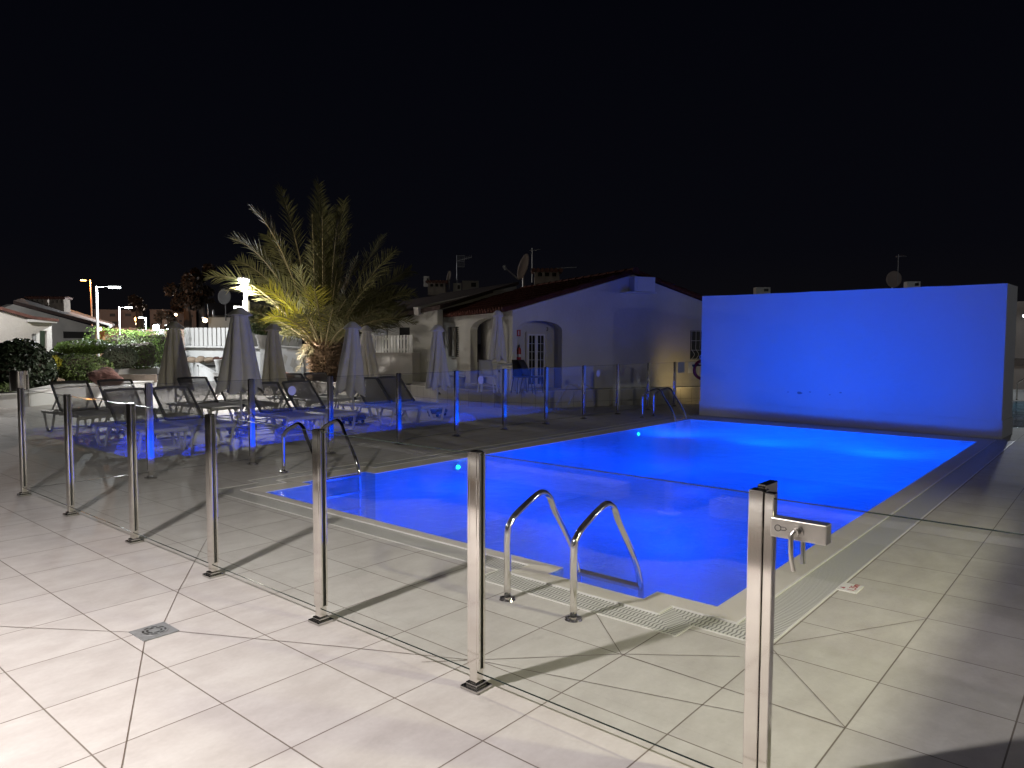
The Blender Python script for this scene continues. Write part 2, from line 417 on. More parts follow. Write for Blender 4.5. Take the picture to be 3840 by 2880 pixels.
# ------------------------------------------------------------------ ground, deck, pool
XF = 13.9            # far end of the water
W0 = [(4.13,1.86),(XF,1.86),(XF,6.93),(5.60,6.93),(5.60,7.12),(4.70,7.12),(4.70,6.93),(4.13,6.93),(4.13,3.02),(3.95,3.02),(3.95,2.27),(4.13,2.27)]
W1 = [(3.91,1.64),(14.2,1.64),(14.2,7.15),(5.78,7.15),(5.78,7.34),(4.52,7.34),(4.52,7.15),(3.97,7.15),(3.97,3.21),(3.745,3.21),(3.745,2.05),(3.91,2.05)]
W2 = [(3.71,1.39),(14.34,1.39),(14.34,7.38),(6.0,7.38),(6.0,7.57),(4.30,7.57),(4.30,7.38),(3.74,7.38),(3.74,3.30),(3.515,3.30),(3.515,1.82),(3.71,1.82)]
DK = [(-.25,-8),(40,-8),(40,40),(-.25,40)]
b = MB(); b.poly([(x, y) for x, y in DK], [W2], lambda a, c: Vector((a, c, 0))); deck = b.build('deck_floor', 'deck_tiles', kind='structure')
b = MB(); b.poly([(-260,-260),(260,-260),(260,260),(-260,260)], [DK], lambda a, c: Vector((a, c, -.006))); b.build('ground', 'ground_dark', kind='structure')
def ring(A, B, za, zb, name, m, mats=None):
    b = MB(); n = len(A)
    for i in range(n):
        j = (i+1) % n
        f = b.quad([Vector((*A[i], za)), Vector((*A[j], za)), Vector((*B[j], zb)), Vector((*B[i], zb))])
        if mats: f.material_index = 0 if abs(A[i][0]-A[j][0]) < .01 else 1
    return b.build(name, m, kind='structure')
ring(W2, W1, -.003, -.003, 'overflow_grate', ['grate_along_y', 'grate_along_x'], True)
ring(W1, W0, 0.004, -.016, 'pool_coping', 'pale_stone')
# thin white frame rail on both sides of the grate
for A, B, nm in ((W1, .009, 'grate_rail'), (W2, .004, 'grate_edge_rail')):
    b = MB(); n = len(A)
    for i in range(n):
        p, q = Vector((*A[i], .002)), Vector((*A[(i+1) % n], .002)); b.bar(p, q, B, .012)
    b.build(nm, 'sign_white', kind='structure')
b = MB()
ZB = -1.0
for i in range(len(W0)):
    p, q = W0[i], W0[(i+1) % len(W0)]
    b.quad([(*p, -.016), (*q, -.016), (*q, ZB), (*p, ZB)])
b.poly(W0, [], lambda a, c: Vector((a, c, ZB)))
b.build('pool_basin', 'pool_tiles', kind='structure', normals=False)
b = MB(); b.poly(W0, [], lambda a, c: Vector((a, c, -.022))); b.build('pool_water', 'water', kind='structure')
# cut joints that run to the drains
b = MB()
def joint(a, c, w=.004):
    a = Vector((*a, .003)); c = Vector((*c, .003)); d = (c-a).normalized(); n = Vector((-d.y, d.x, 0)) * w / 2
    b.quad([a-n, c-n, c+n, a+n])
for a, c in [((1.612,3.91),(1.06,2.80)),((1.06,2.80),(.80,2.27)),((1.797,4.096),(2.105,4.569)),((2.105,4.569),(3.23,6.2)),((1.612,4.097),(1.177,4.719)),((1.177,4.719),(.52,5.65)),
             ((1.788,3.91),(2.264,3.044)),((2.264,3.044),(2.60,2.41)),((2.60,2.41),(2.97,1.20)),((3.13,1.92),(2.40,2.62)),((3.13,1.92),(3.50,1.45)),((3.13,1.92),(3.12,.84)),
             ((3.13,.84),(3.70,1.36)),((4.69,.84),(3.72,1.39)),((3.13,1.92),(3.50,2.32))]:
    joint(a, c)
b.build('deck_joints', 'joint', kind='structure', normals=False)
# dark planting bed and kerbs on the camera's side
b = MB()
for (cx_, cy_, r_) in ((-.55,2.95,.75),(-.6,6.2,.9)):
    b.bm.faces.new([b.bm.verts.new((cx_ + r_*math.cos(t*math.pi/16), cy_ + r_*math.sin(t*math.pi/16), .004)) for t in range(32)])
b.build('planting_bed', 'soil', kind='structure')

# low kerb walls behind the camera
for k, (y0, y1, lab) in enumerate(((-4, 2.9, 'low white kerb wall running off beyond the deck gate'), (3.9, 12, 'low white kerb wall beside the planting bed by the lamp post'))):
    o = MB().box((-1.58, (y0+y1)/2, .07), (.26, y1-y0, .15)).build('kerb_wall', 'white_paint'); tag(o, lab, 'kerb wall', 'kerb walls behind the deck')

# ------------------------------------------------------------------ lamps that light the place
def street_lamp(p, h, armdir, label, power, color=(.93,.97,1.0), head='lamp_white', arm=.38, r=.045, name='street_lamp', radius=.09, mt='white_metal', emitlight=True, spot=None):
    t = thing(name, label, 'street lamp', (p[0], p[1], 0), group='street lamps along the garden paths' if name == 'street_lamp' else None)
    MB().tube([(0,0,0),(0,0,h)], r, 14).build('pole', mt, t, 'auto', loc=(0,0,0))
    MB().lathe([(0,.02),(r*2.4,.02),(r*2.4,0)], seg=20).build('base_plate', mt, t, loc=(0,0,0))
    a = Vector((math.cos(armdir), math.sin(armdir), 0))
    MB().bar(Vector((0,0,h-.03)), a*arm + Vector((0,0,h)), .02).build('arm', mt, t, loc=(0,0,0))
    MB().box(None, (.42,.19,.04), M4=Matrix.Translation(a*(arm+.15) + Vector((0,0,h+.01))) @ Matrix.Rotation(armdir, 4, 'Z'), bevel=.012).build('lamp_head', 'white_metal', t, loc=(0,0,0))
    MB().box(None, (.38,.16,.06), M4=Matrix.Translation(a*(arm+.15) + Vector((0,0,h-.04))) @ Matrix.Rotation(armdir, 4, 'Z')).build('diffuser', head, t, loc=(0,0,0))
    if emitlight:
        lp = Vector(t.location) + a*(arm+.15) + Vector((0,0,h-.13))
        if spot:
            l = light('lamp_light', 'SPOT', lp, power, color, t, shadow_soft_size=radius, spot_size=R(spot), spot_blend=.6)
        else:
            l = light('lamp_light', 'POINT', lp, power, color, t, shadow_soft_size=radius)
    return t
LAMP_NEAR = street_lamp((-1.25,3.2), 3.45, 0.0, 'tall white lamp post standing in the dark bed behind the deck', 1200, (1.0,.905,.88), radius=.085, spot=168)
lx, ly = D(-75, 1272, 23.2).xy
street_lamp((lx,ly), 3.4, R(60), 'white lamp post left of the frame by the left bungalow', 300, (1.0,.95,.92), arm=.3)
t = street_lamp((11.1,19.5), 3.33, R(-140), 'bright white lamp post beside the date palm with a camera on its pole', 2200, (1.0,.955,.90), head='lamp_hot', arm=.0, radius=.07, r=.055, spot=164)
light('crown_fill', 'POINT', (10.4,17.9,4.4), 170, (1.0,.92,.80), shadow_soft_size=.1)  # added point light without a fixture, filling above the lamp's cone
# cluster of equipment on the palm lamp's pole
c = MB(); c.box((-.20,.08,2.52), (.24,.07,.07), R(-20)); c.box((-.10,.03,2.40), (.18,.06,.06), R(-20)); c.build('camera_bracket', 'white_metal', t, loc=(0,0,0))
c = MB(); c.tube([(0,0,2.3),(0,0,2.72)], .10, 14); c.build('collar', 'white_metal', t, 'auto', loc=(0,0,0))
RIGHT = R(-50)   # camera right
street_lamp((11.1,30.4), 3.62, RIGHT, 'taller white lamp post rising from the trimmed hedge left of the parasols', 1300, arm=.55)
street_lamp((19.1,48.8), 3.62, RIGHT, 'second white lamp post farther down the path beside the round hedge', 2600, arm=.45, head='lamp_hot')
street_lamp((26.3,61.9), 3.4, R(200), 'farthest white lamp pole, its head turned away, over the round hedge', 1800, arm=.3)
street_lamp((22.6,63.0), 6.25, R(160), 'tall street lamp glowing orange above the bungalow roofs', 2600, (1.0,.42,.13), head='lamp_sodium', arm=.35, mt='sodium_lit_orange')
# unseen wall added beside the gate to cut off the flood light
gw_ = MB().box((6.4,-1.05,.765), (7.4,.16,1.55)).build('flood_block_wall', 'stucco'); tag(gw_, 'unseen wall added right of the gate to block the flood light', 'wall')
# warm flood on the pool side, right
lf = light('flood_light', 'SPOT', (3.9,-2.3,2.75), 640, (1.0,.95,.64), shadow_soft_size=.10, spot_size=R(110), spot_blend=.5)
aim(lf, (4.0,2.4,0), (3.9,-2.3,2.75))
street_lamp((10.5,-6.5), 3.4, R(80), 'white lamp post added out of the frame to brighten the blue wall', 140, (.9,.93,1.0), arm=.3)  # added lamp with no known source, lifting the blue wall and right deck
# low yellow garden light at the foot of the gable
lg = light('wall_glow', 'SPOT', D(2575,1436,18.3), 9, (1.0,.72,.28), shadow_soft_size=.08, spot_size=R(150), spot_blend=.5)
aim(lg, D(2575,1380,19.6), D(2575,1436,18.3))

# under-water lights
BLUE = (0.0,.052,1.0)
for k, (x, y, lab) in enumerate(((7.0,6.93,'round underwater light glowing cyan near the pool ladder by the loungers'),(11.75,6.93,'round underwater light glowing cyan towards the white wall'),
                       )):
    if lab:
        t = thing('underwater_light', lab, 'pool light', (x, y, -.12), group='underwater pool lights')
        m4 = Matrix.Rotation(R(90), 4, 'X')
        c = MB(); c.lathe([(0,.0),(.042,.0),(.042,-.03)], seg=24); bmesh.ops.transform(c.bm, matrix=Matrix.Translation((0,-.035,0)) @ Matrix.Diagonal((1,1,.55,1)) @ m4, verts=c.bm.verts); c.build('lens', 'pool_lamp', t, loc=(0,0,0))
        c = MB(); c.lathe([(.043,.0),(.06,.0),(.065,-.03)], seg=24); bmesh.ops.transform(c.bm, matrix=Matrix.Translation((0,-.03,0)) @ m4, verts=c.bm.verts); c.build('rim', 'white_metal', t, loc=(0,0,0))
for x, y, z, p, r_ in ((11.6,3.1,-.80,55,.5),(11.6,5.7,-.80,55,.5),(8.3,4.4,-.6,150,.6),(5.7,3.2,-.5,95,.4),(5.7,5.6,-.5,95,.4),(13.0,4.4,-.6,60,.4),(8.4,2.5,-.6,60,.4),(8.4,6.2,-.6,60,.4)):
    light('pool_fill', 'POINT', (x, y, z), p, BLUE, shadow_soft_size=r_)  # added fill lights in open water, no fixtures, evening out the blue
for y in (2.7, 4.4, 6.1):
    l_ = light('wall_wash_spot', 'SPOT', (10.7, y, -.88), 800, (0.0,.125,1.0), shadow_soft_size=.35, spot_size=R(80), spot_blend=.7)  # added spots without fixtures that wash the end wall blue
    aim(l_, (14.5, y, .85), (10.7, y, -.88))

# ------------------------------------------------------------------ the big blue-lit wall
wa, wb = Vector((14.72,7.12,0)), Vector((14.46,1.60,0))
n = (wb-wa).normalized(); back = Vector((-n.y, n.x, 0)) * -.95
if back.x < 0: back = -back
L = (wb-wa).length
tw = thing('screen_wall', 'large freestanding white wall washed in blue light at the far end of the pool', 'wall', wa)
c = MB()
tops = [(L, 2.575)] + [(L - L*k/14, 2.575 + random.uniform(-.006,.006)) for k in range(1, 14)] + [(0, 2.58)]
c.poly([(0,0),(L,0)] + tops, [], lambda a, z: n*a + Vector((0,0,z)), back); c.build('wall_body', 'blue_lit_wall_paint', tw, loc=(0,0,0))
MB().box(None, (L+.03,.97,.30), M4=Matrix.Translation(n*(L/2) + back/2 + Vector((0,0,.15))) @ Matrix.Rotation(math.atan2(n.y, n.x), 4, 'Z')).build('plinth', 'blue_lit_wall_paint', tw, loc=(0,0,0))
# flaked render
for px, py, s in ((2998,1474,.055),(2955,1470,.018),(3038,1470,.022),(3112,1480,.016),(3152,1473,.026)):
    d = ray(px, py); nn = back.normalized(); tt = (wa - Vector((0,0,H))).dot(nn) / d.dot(nn); p = d*tt + Vector((0,0,H)) - wa - nn*.004
    c = MB(); k = 7
    c.bm.faces.new([c.bm.verts.new(p + n*(math.cos(i*2*math.pi/k)*s*random.uniform(.7,1.3)) + Vector((0,0,math.sin(i*2*math.pi/k)*s*.6*random.uniform(.6,1.2)))) for i in range(k)])
    c.build('flaked_patch', 'kerb_grey', tw, loc=(0,0,0))

# ------------------------------------------------------------------ glass fences
PH = 1.10
def post_mesh(axis):      # a post 0.046 square with a dark channel on the two sides the glass enters; axis 'Y' or 'X' = run of the fence
    c = MB(); c.box((0,0,(PH+.02)/2), (.047,.047,PH-.02), bevel=.004)
    return c
def add_post(t, x, y, axis, h=PH):
    L = Vector((x, y, 0)) - Vector(t.location)
    c = MB(); c.box((0,0,h/2+.005), (.046,.046,h-.01), bevel=.004)
    p = c.build('post', 'polished_steel', t, loc=L)
    c = MB()
    for s in (-1, 1):
        if axis == 'Y':
            c.box((0, s*.0245, h/2+.045), (.013,.006,h-.10))
        else:
            c.box((s*.0245, 0, h/2+.045), (.006,.013,h-.10))
    c.build('gasket', 'rubber', p, loc=(0,0,0))
    c = MB()
    for s in (-1, 1):
        for q in (-1, 1):
            if axis == 'Y': c.box((q*.0155, s*.029, h/2+.045), (.012,.016,h-.10), bevel=.002)
            else: c.box((s*.029, q*.0155, h/2+.045), (.016,.012,h-.10), bevel=.002)
    c.build('clamp_strip', 'polished_steel', p, loc=(0,0,0))
    c = MB(); c.box((0,0,.009), (.105,.105,.018), bevel=.004); c.box((0,0,.026), (.07,.07,.016), bevel=.004)
    c.build('base_plate', 'chrome_dark', p, loc=(0,0,0))
    return p
def add_panel(t, a, b2, z0=.075, z1=1.085, sticker=None):
    a = Vector((*a, 0)); b2 = Vector((*b2, 0)); d = (b2-a).normalized(); nn = Vector((-d.y, d.x, 0)) * .005
    L = -Vector(t.location)
    c = MB(); c.quad([a+Vector((0,0,z0))+L, b2+Vector((0,0,z0))+L, b2+Vector((0,0,z1))+L, a+Vector((0,0,z1))+L])
    g = c.build('glass_panel', 'pane_glass' if abs(a.x - FX) < .05 and abs(b2.x - FX) < .05 else 'fence_glass', t, loc=(0,0,0))
    for z in (z0, z1):
        c = MB(); c.box(None, ((b2-a).length, .007, .003), M4=Matrix.Translation((a+b2)/2 + Vector((0,0,z)) + L) @ Matrix.Rotation(math.atan2(d.y, d.x), 4, 'Z'))
        c.build('glass_edge', 'glass_edge', g, loc=(0,0,0))
    for sp in (sticker or ()):
        px, pz, w, h = sp; p = a + d*px + L; q = Vector((d.y, -d.x, 0)) * .004
        c = MB()
        if h is None:
            c.bm.faces.new([c.bm.verts.new(p + q + d*(w*math.cos(k*math.pi/16)) + Vector((0,0,pz + w*math.sin(k*math.pi/16)))) for k in range(32)])
        else:
            c.quad([p+q+Vector((0,0,pz)), p+q+d*w+Vector((0,0,pz)), p+q+d*w+Vector((0,0,pz+h)), p+q+Vector((0,0,pz+h))])
        c.build('notice' if h else 'round_sticker', 'sticker', g, loc=(0,0,0))
FX = 2.385
ys = [.937, 2.235, 3.44, 4.67, 5.92, 7.27, 8.56]
nf = thing('glass_fence', 'near clear glass pool fence on polished steel posts across the foreground', 'glass fence', (FX, 4.7, 0), 'glass pool fences')
for y in ys[1:]: add_post(nf, FX, y, 'Y')
for y0, y1 in zip(ys[:-1], ys[1:]): add_panel(nf, (FX, y0+.02), (FX, y1-.02))
# end post with closing profile next to the gate
c = MB(); c.box((0,0,PH/2), (.055,.05,PH), bevel=.003); c.box((.085,.003,PH/2+.005), (.11,.03,PH+.01), bevel=.003)
p = c.build('end_post', 'polished_steel', nf, loc=Vector((FX+.008,.938,0))-nf.location)
MB().box((0,0,.012), (.12,.12,.02), bevel=.004).build('base_plate', 'chrome_dark', p, loc=(0,0,0))
ff = thing('glass_fence', 'far clear glass pool fence in front of the sun loungers', 'glass fence', (9.6, 8.53, 0), 'glass pool fences')
FY = 8.52
xs = [3.63, 4.90, 6.10, 7.35, 8.60, 9.82, 11.04, 12.30, 13.60, 14.93, 16.20]
for x in xs: add_post(ff, x, FY, 'X')
st = {1: [(5.47-4.90,.92,.062,None)], 4: [(9.17-8.60,.92,.07,None)], 7: [(12.80-12.30,.92,.07,None)]}
for i, (x0, x1) in enumerate(zip([FX]+xs[:-1], xs)):
    s_ = None
    for k, v in st.items():
        if abs(x0 - xs[k]) < .01: s_ = v
    add_panel(ff, (x0+.02, FY), (x1-.02, FY), sticker=s_)
add_panel(ff, (xs[-1]+.02, FY), (xs[-1]+1.25, FY), sticker=[(.12,.82,.36,.27),(.68,.80,.36,.28)])
# gate
gt = thing('glass_gate', 'glass gate with steel lock and lever handles at the right end of the near fence', 'gate', (FX, .895, 0))
c = MB(); c.box((.003,0,.56), (.036,.032,1.07), bevel=.003); st_ = c.build('stile', 'polished_steel', gt, loc=(0,0,0))
c = MB(); c.quad([(0,-.01,.06),(0,-1.05,.06),(0,-1.05,1.075),(0,-.01,1.075)]); g = c.build('glass_panel', 'pane_glass', gt, loc=(0,0,0))
for z in (1.076, .06): MB().box((0,-.53,z), (.007,1.04,.003)).build('glass_edge', 'glass_edge', g, loc=(0,0,0))
c = MB(); c.box((0,-.10,.987), (.05,.178,.064), bevel=.003); lk = c.build('lock_case', 'brushed_steel', gt, loc=(0,0,0))
c = MB(); c.box((-.0255,-.043,.987), (.003,.032,.008)); c.lathe([(0,0),(.008,0)], seg=16)
c.build('keyhole', 'black', lk, loc=(0,0,0)) if False else c.bm.free()
c = MB()
ringpts = [(-.0262, -.036 + .010*math.cos(k*math.pi/8), .987 + .010*math.sin(k*math.pi/8)) for k in range(17)]
c.tube(ringpts, .0012, 6, cap=False); c.tube([(-.0262,-.045,.992),(-.0262,-.060,.992),(-.0262,-.064,.987),(-.0262,-.060,.982),(-.0262,-.045,.982)], .0012, 6)
c.build('keyhole', 'black', lk, loc=(0,0,0))
for s in (-1, 1):
    c = MB(); c.tube([(s*.025,-.098,.985),(s*.052,-.098,.985)], .013, 16); c.tube([(s*.025,-.098,.985),(s*.029,-.098,.985)], .020, 20)
    c.tube(smooth_path([(s*.048,-.098,.990),(s*.054,-.090,.975),(s*.056,-.090,.94),(s*.054,-.092,.90),(s*.046,-.097,.862)], 6), .008, 12)
    c.build('lever_handle', 'brushed_steel', lk, 'auto', loc=(0,0,0))

# ------------------------------------------------------------------ pool ladders
def ladder(label, base, inward, side, gap=.5, run=.76):
    """base: deck foot of the first rail, inward: unit vector to the water, side: unit vector to the second rail"""
    t = thing('pool_ladder', label, 'pool ladder', (*base, 0), 'pool ladders')
    I = Vector((*inward, 0)); S = Vector((*side, 0)); U = Vector((0,0,1))
    prof = [(0,0),(0,.40),(.025,.47),(.09,.52),(.25,.59),(.34,.612),(.42,.57),(.48,.47),(.66,.22),(.735,.07),(run,-.10),(run,-.62)]
    for k in range(2):
        pts = smooth_path([I*a + U*z + S*(gap*k) for a, z in prof], 5)
        MB().tube(pts, .0215, 16).build('rail', 'polished_steel', t, True, loc=(0,0,0))
        c = MB(); c.lathe([(0,.016),(.03,.016),(.048,.010),(.053,.0)], seg=28); bmesh.ops.transform(c.bm, matrix=Matrix.Translation(S*(gap*k)), verts=c.bm.verts)
        c.build('flange', 'polished_steel', t, 'auto', loc=(0,0,0))
    for k in range(3):
        c = MB(); p = I*run + U*(-.012 - .20*k) + S*(gap/2)
        c.box(None, (gap,.07,.022), M4=Matrix.Translation(p) @ Matrix.Rotation(math.atan2(S.y, S.x), 4, 'Z'))
        c.build('tread', 'chrome_dark', t, loc=(0,0,0))
    return t
ladder('steel pool ladder in the foreground beside the gate', (3.355,2.88), (1,0), (0,-1))
ladder('steel pool ladder at the left corner of the pool below the loungers', (4.86,7.74), (0,-1), (1,0), .54)
ladder('steel pool ladder at the far corner beside the blue wall', (13.36,7.76), (0,-1), (1,0), .47)

# ------------------------------------------------------------------ floor drain, depth sign
t = thing('floor_drain', 'square grey floor drain set in the foreground tiles', 'drain', (1.703,4.003,.0))
MB().box((0,0,.003), (.188,.188,.006)).build('plate', 'drain_grey', t, loc=(0,0,0))
c = MB(); c.lathe([(0,.0085),(.068,.0085),(.070,.0065)], seg=40); c.build('cover', 'drain_grey', t, loc=(0,0,0))
c = MB()
for r0, nseg in ((.030,6),(.050,8)):
    for k in range(nseg):
        a0 = 2*math.pi*k/nseg + .12; a1 = 2*math.pi*(k+1)/nseg - .12; P = []
        for rr in (r0, r0+.010):
            arc = [(rr*math.cos(a0+(a1-a0)*i/6), rr*math.sin(a0+(a1-a0)*i/6), .0105) for i in range(7)]
            P += arc if rr == r0 else arc[::-1]
        c.bm.faces.new([c.bm.verts.new(p) for p in P])
c.build('slots', 'black', t, loc=(0,0,0))
t = thing('depth_sign', 'white depth marker tile with red arrow reading 1,35m beside the grate', 'depth marker', (4.96,1.33,.0))
MB().box((0,0,.003), (.17,.125,.008), bevel=.001).build('tile', 'sign_white', t, loc=(0,0,0))
def text(s, size, name, m, parent, mw, kind=None):
    cu = bpy.data.curves.new(name, 'FONT'); cu.body = s; cu.size = size; cu.align_x = 'CENTER'; cu.align_y = 'CENTER'; cu.extrude = .0006
    tmp = bpy.data.objects.new(name + '_t', cu); col.objects.link(tmp)
    bpy.context.view_layer.update()
    me = bpy.data.meshes.new_from_object(tmp.evaluated_get(bpy.context.evaluated_depsgraph_get())); me.name = name
    bpy.data.objects.remove(tmp); bpy.data.curves.remove(cu)
    me.materials.clear(); me.materials.append(M[m]); me.transform(mw)
    o = bpy.data.objects.new(name, me); col.objects.link(o)
    if parent is not None: o.parent = parent
    return o
text('1,35m', .062, 'lettering', 'red_letter', t, Matrix.Translation((.012,-.022,.0085)) @ Matrix.Rotation(R(-180+180), 4, 'Z'))
c = MB(); c.bm.faces.new([c.bm.verts.new(p) for p in ((-.055,.02,.009),(-.015,.02,.009),(-.035,.052,.009))]); c.build('arrow', 'red_letter', t, loc=(0,0,0))

# ------------------------------------------------------------------ sun loungers
def make_lounger():
    t = thing('sun_lounger', '-', 'sun lounger', (0,0,0), 'sun loungers in two rows behind the pool')
    hw = .31   # local: foot at y=0, hinge y=.85, head frame to y=1.75 ; x across
    zt = .335
    c = MB()
    for s in (-1, 1):
        c.tube(smooth_path([(s*hw,-.01,zt-.03),(s*hw,.03,zt),(s*hw,.45,zt+.005),(s*hw,.9,zt+.01),(s*(hw+.005),1.3,zt-.01),(s*hw,1.70,zt-.02)], 4), .028, 8)
    c.tube(smooth_path([(-hw,0,zt-.03),(-hw+.06,-.03,zt-.02),(0,-.035,zt-.01),(hw-.06,-.03,zt-.02),(hw,0,zt-.03)], 4), .030, 8)
    c.bar((-hw,1.70,zt-.02), (hw,1.70,zt-.02), .045); c.bar((-hw,.88,zt-.02), (hw,.88,zt-.02), .04)
    c.tube(smooth_path([(-hw,1.02,zt-.02),(0,1.22,zt-.07),(hw,1.02,zt-.02)], 6), .016, 8)
    c.build('frame', 'white_resin', t, 'auto', loc=(0,0,0))
    MB().box((0,.44,zt+.012), (2*hw-.03,.86,.008)).build('seat', 'mesh_seat', t, loc=(0,0,0))
    ang = math.atan2(.44,.42); bl = .66
    e = lambda s, l: (s*.285, .86 + math.cos(ang)*l, zt+.02 + math.sin(ang)*l)
    c = MB()
    for s in (-1, 1): c.bar(e(s,0), e(s,bl), .038, .03)
    c.tube([e(-1,bl), (-.1, e(1,bl+.012)[1], e(1,bl+.012)[2]), (.1, e(1,bl+.012)[1], e(1,bl+.012)[2]), e(1,bl)], .021, 8)
    c.tube(smooth_path([e(-1,.03), (0, e(0,.10)[1]+.06, e(0,.10)[2]-.07), e(1,.03)], 6), .018, 8)
    br = c.build('backrest_frame', 'grey_resin', t, 'auto', loc=(0,0,0))
    c = MB(); q = [e(-.95,.04), e(.95,.04), e(.95,bl-.01), e(-.95,bl-.01)]; c.quad(q); c.build('backrest_mesh', 'mesh_textile', br, loc=(0,0,0))
    c = MB()
    for s in (-1, 1): c.bar(e(s*.9,.34), (s*.27,1.42,zt-.03), .022)
    c.build('prop', 'white_resin', t, loc=(0,0,0))
    for s in (-1, 1):
        for y0, y1, b0, b1 in ((.02,.52,.10,.38),(1.10,1.62,1.24,1.50)):
            c = MB(); x = s*(hw+.005)
            c.tube(smooth_path([(x,y0,zt-.02),(x,(y0+b0)/2,zt*.52),(x,b0,.045),(x,b0+.05,.02),(x,b1-.05,.02),(x,b1,.045),(x,(y1+b1)/2,zt*.52),(x,y1,zt-.02)], 3), .022, 8)
            c.build('leg', 'white_resin', t, 'auto', loc=(0,0,0))
    c = MB()
    for y in (.24, 1.37): c.bar((-hw,y,.03), (hw,y,.03), .03)
    c.build('stretcher', 'white_resin', t, loc=(0,0,0))
    return t
proto = make_lounger()
spots = [(4.58,10.27,0,'front row sun lounger at the left end, nearest the near fence'),
 (5.30,10.25,1.5,'front row sun lounger just left of the largest parasol base'),
 (6.85,10.25,-1,'front row sun lounger right of the largest parasol, behind the corner ladder'),
 (7.58,10.27,1,'front row sun lounger left of the blue tinted middle parasol'),
 (9.10,10.30,-1.5,'front row sun lounger right of the blue tinted middle parasol'),
 (9.76,10.28,1,'front row sun lounger at the right end, alone beside the open deck'),
 (4.72,12.95,0,'back row sun lounger at the left end near the round steel bin'),
 (5.45,12.95,-1,'back row sun lounger second from the left beside the leftmost parasol'),
 (6.90,12.85,1,'back row sun lounger right of the leftmost parasol'),
 (7.63,12.85,0,'back row sun lounger directly behind the largest parasol'),
 (9.05,12.85,-1,'back row sun lounger below the brown parasol in front of the palm planter'),
 (9.75,12.85,1,'back row sun lounger at the right end before the palm trunk')]
for i, (x, y, a, lab) in enumerate(spots):
    o = proto if i == 0 else copy_tree(proto)
    o.location = (x, y, 0); o.rotation_euler.z = R(a); o['label'] = lab

# ------------------------------------------------------------------ closed parasols
def parasol(x, y, top, length, label, seed, mt='canvas', z0=0.0, base=True, tilt=(0,0), wide=1.0, name='parasol'):
    rnd = random.Random(seed)
    t = thing(name, label, 'parasol', (x, y, z0), 'closed parasols between the loungers')
    h = top - z0
    NS, NT = 96, 22; c = MB(); rings = []
    NF = 6; wts = [rnd.uniform(.6,1.5) for _ in range(NF)]; sm = sum(wts); edges_ = [0]
    for w_ in wts: edges_.append(edges_[-1] + w_/sm*2*math.pi)
    folds = [rnd.uniform(.7,1.25) for _ in range(NF)]; ph = rnd.uniform(0, 6.28); hang = [rnd.uniform(.35,1.0) for _ in range(NF)]
    for j in range(NT+1):
        v = j/NT; rg = []
        R0 = (.090 + .165 * v**.9) * wide
        for i in range(NS):
            th = 2*math.pi*i/NS; k = (th + ph + .25*math.sin(2.2*v+seed)) % (2*math.pi); i0 = max(q for q in range(NF) if edges_[q] <= k)
            fr = (k - edges_[i0]) / (edges_[i0+1] - edges_[i0])
            lobe = math.sin(math.pi*fr)**.55
            amp = (.22 + .48 * v) * (.7+.3*folds[i0])
            r = R0 * (1 - amp + amp * 1.25 * lobe * folds[i0]**.5)
            r *= 1 + .05*v*math.sin(9*fr+seed+i0)
            zz = h - .09 - (length-.09) * v + v**5 * .20 * hang[i0] * (abs(2*fr-1)**1.3 - .35)
            rg.append(c.bm.verts.new((r*math.cos(th) + tilt[0]*v, r*math.sin(th) + tilt[1]*v, zz)))
        rings.append(rg)
    for j in range(NT):
        for i in range(NS):
            c.bm.faces.new((rings[j][i], rings[j][(i+1) % NS], rings[j+1][(i+1) % NS], rings[j+1][i]))
    cn = c.build('canopy', mt, t, True, loc=(0,0,0))
    c = MB(); k = 8; prev = None
    for r, z in ((.012,h),(.045,h-.004),(.095,h-.045),(.165*wide,h-.125),(.158*wide,h-.14)):
        rg = [c.bm.verts.new((r*(1+.07*math.cos(4*i*math.pi/8+seed))*math.cos(2*math.pi*i/16), r*(1+.07*math.cos(4*i*math.pi/8+seed))*math.sin(2*math.pi*i/16), z - (.02 if (i % 4 == 0 and r > .1) else 0))) for i in range(16)]
        if prev:
            for i in range(16): c.bm.faces.new((prev[i], prev[(i+1) % 16], rg[(i+1) % 16], rg[i]))
        else: c.bm.faces.new(rg)
        prev = rg
    c.build('vent_cap', mt, cn, 'auto', loc=(0,0,0))
    MB().tube([(0,0,0),(0,0,h-.05)], .021, 12).build('pole', 'white_metal', t, 'auto', loc=(0,0,0))
    c = MB(); c.box((.035,0,.48), (.05,.03,.05), bevel=.005); c.tube([(.05,0,.48),(.09,.0,.48),(.09,0,.44)], .006, 6); c.build('crank_knob', 'black', t, loc=(0,0,0))
    if base:
        c = MB(); c.box((0,0,.105), (.46,.26,.09), bevel=.035); b_ = c.build('base', 'grey_resin', t, 'auto', loc=(0,0,0))
        for sx in (-1, 1):
            for sy in (-1, 1):
                c = MB(); c.tube([(sx*.16-.015,sy*.09,.032),(sx*.16+.015,sy*.09,.032)], .03, 12); c.bar((sx*.16,sy*.09,.03), (sx*.16,sy*.09,.08), .016)
                c.build('caster', 'black', b_, loc=(0,0,0))
        b_.rotation_euler.z = R(rnd.uniform(-20,20))
    return t
def pd(px, d):    # plan position at a depth, under a column of the photo
    v = D(px, 1275, d); return v.x, v.y
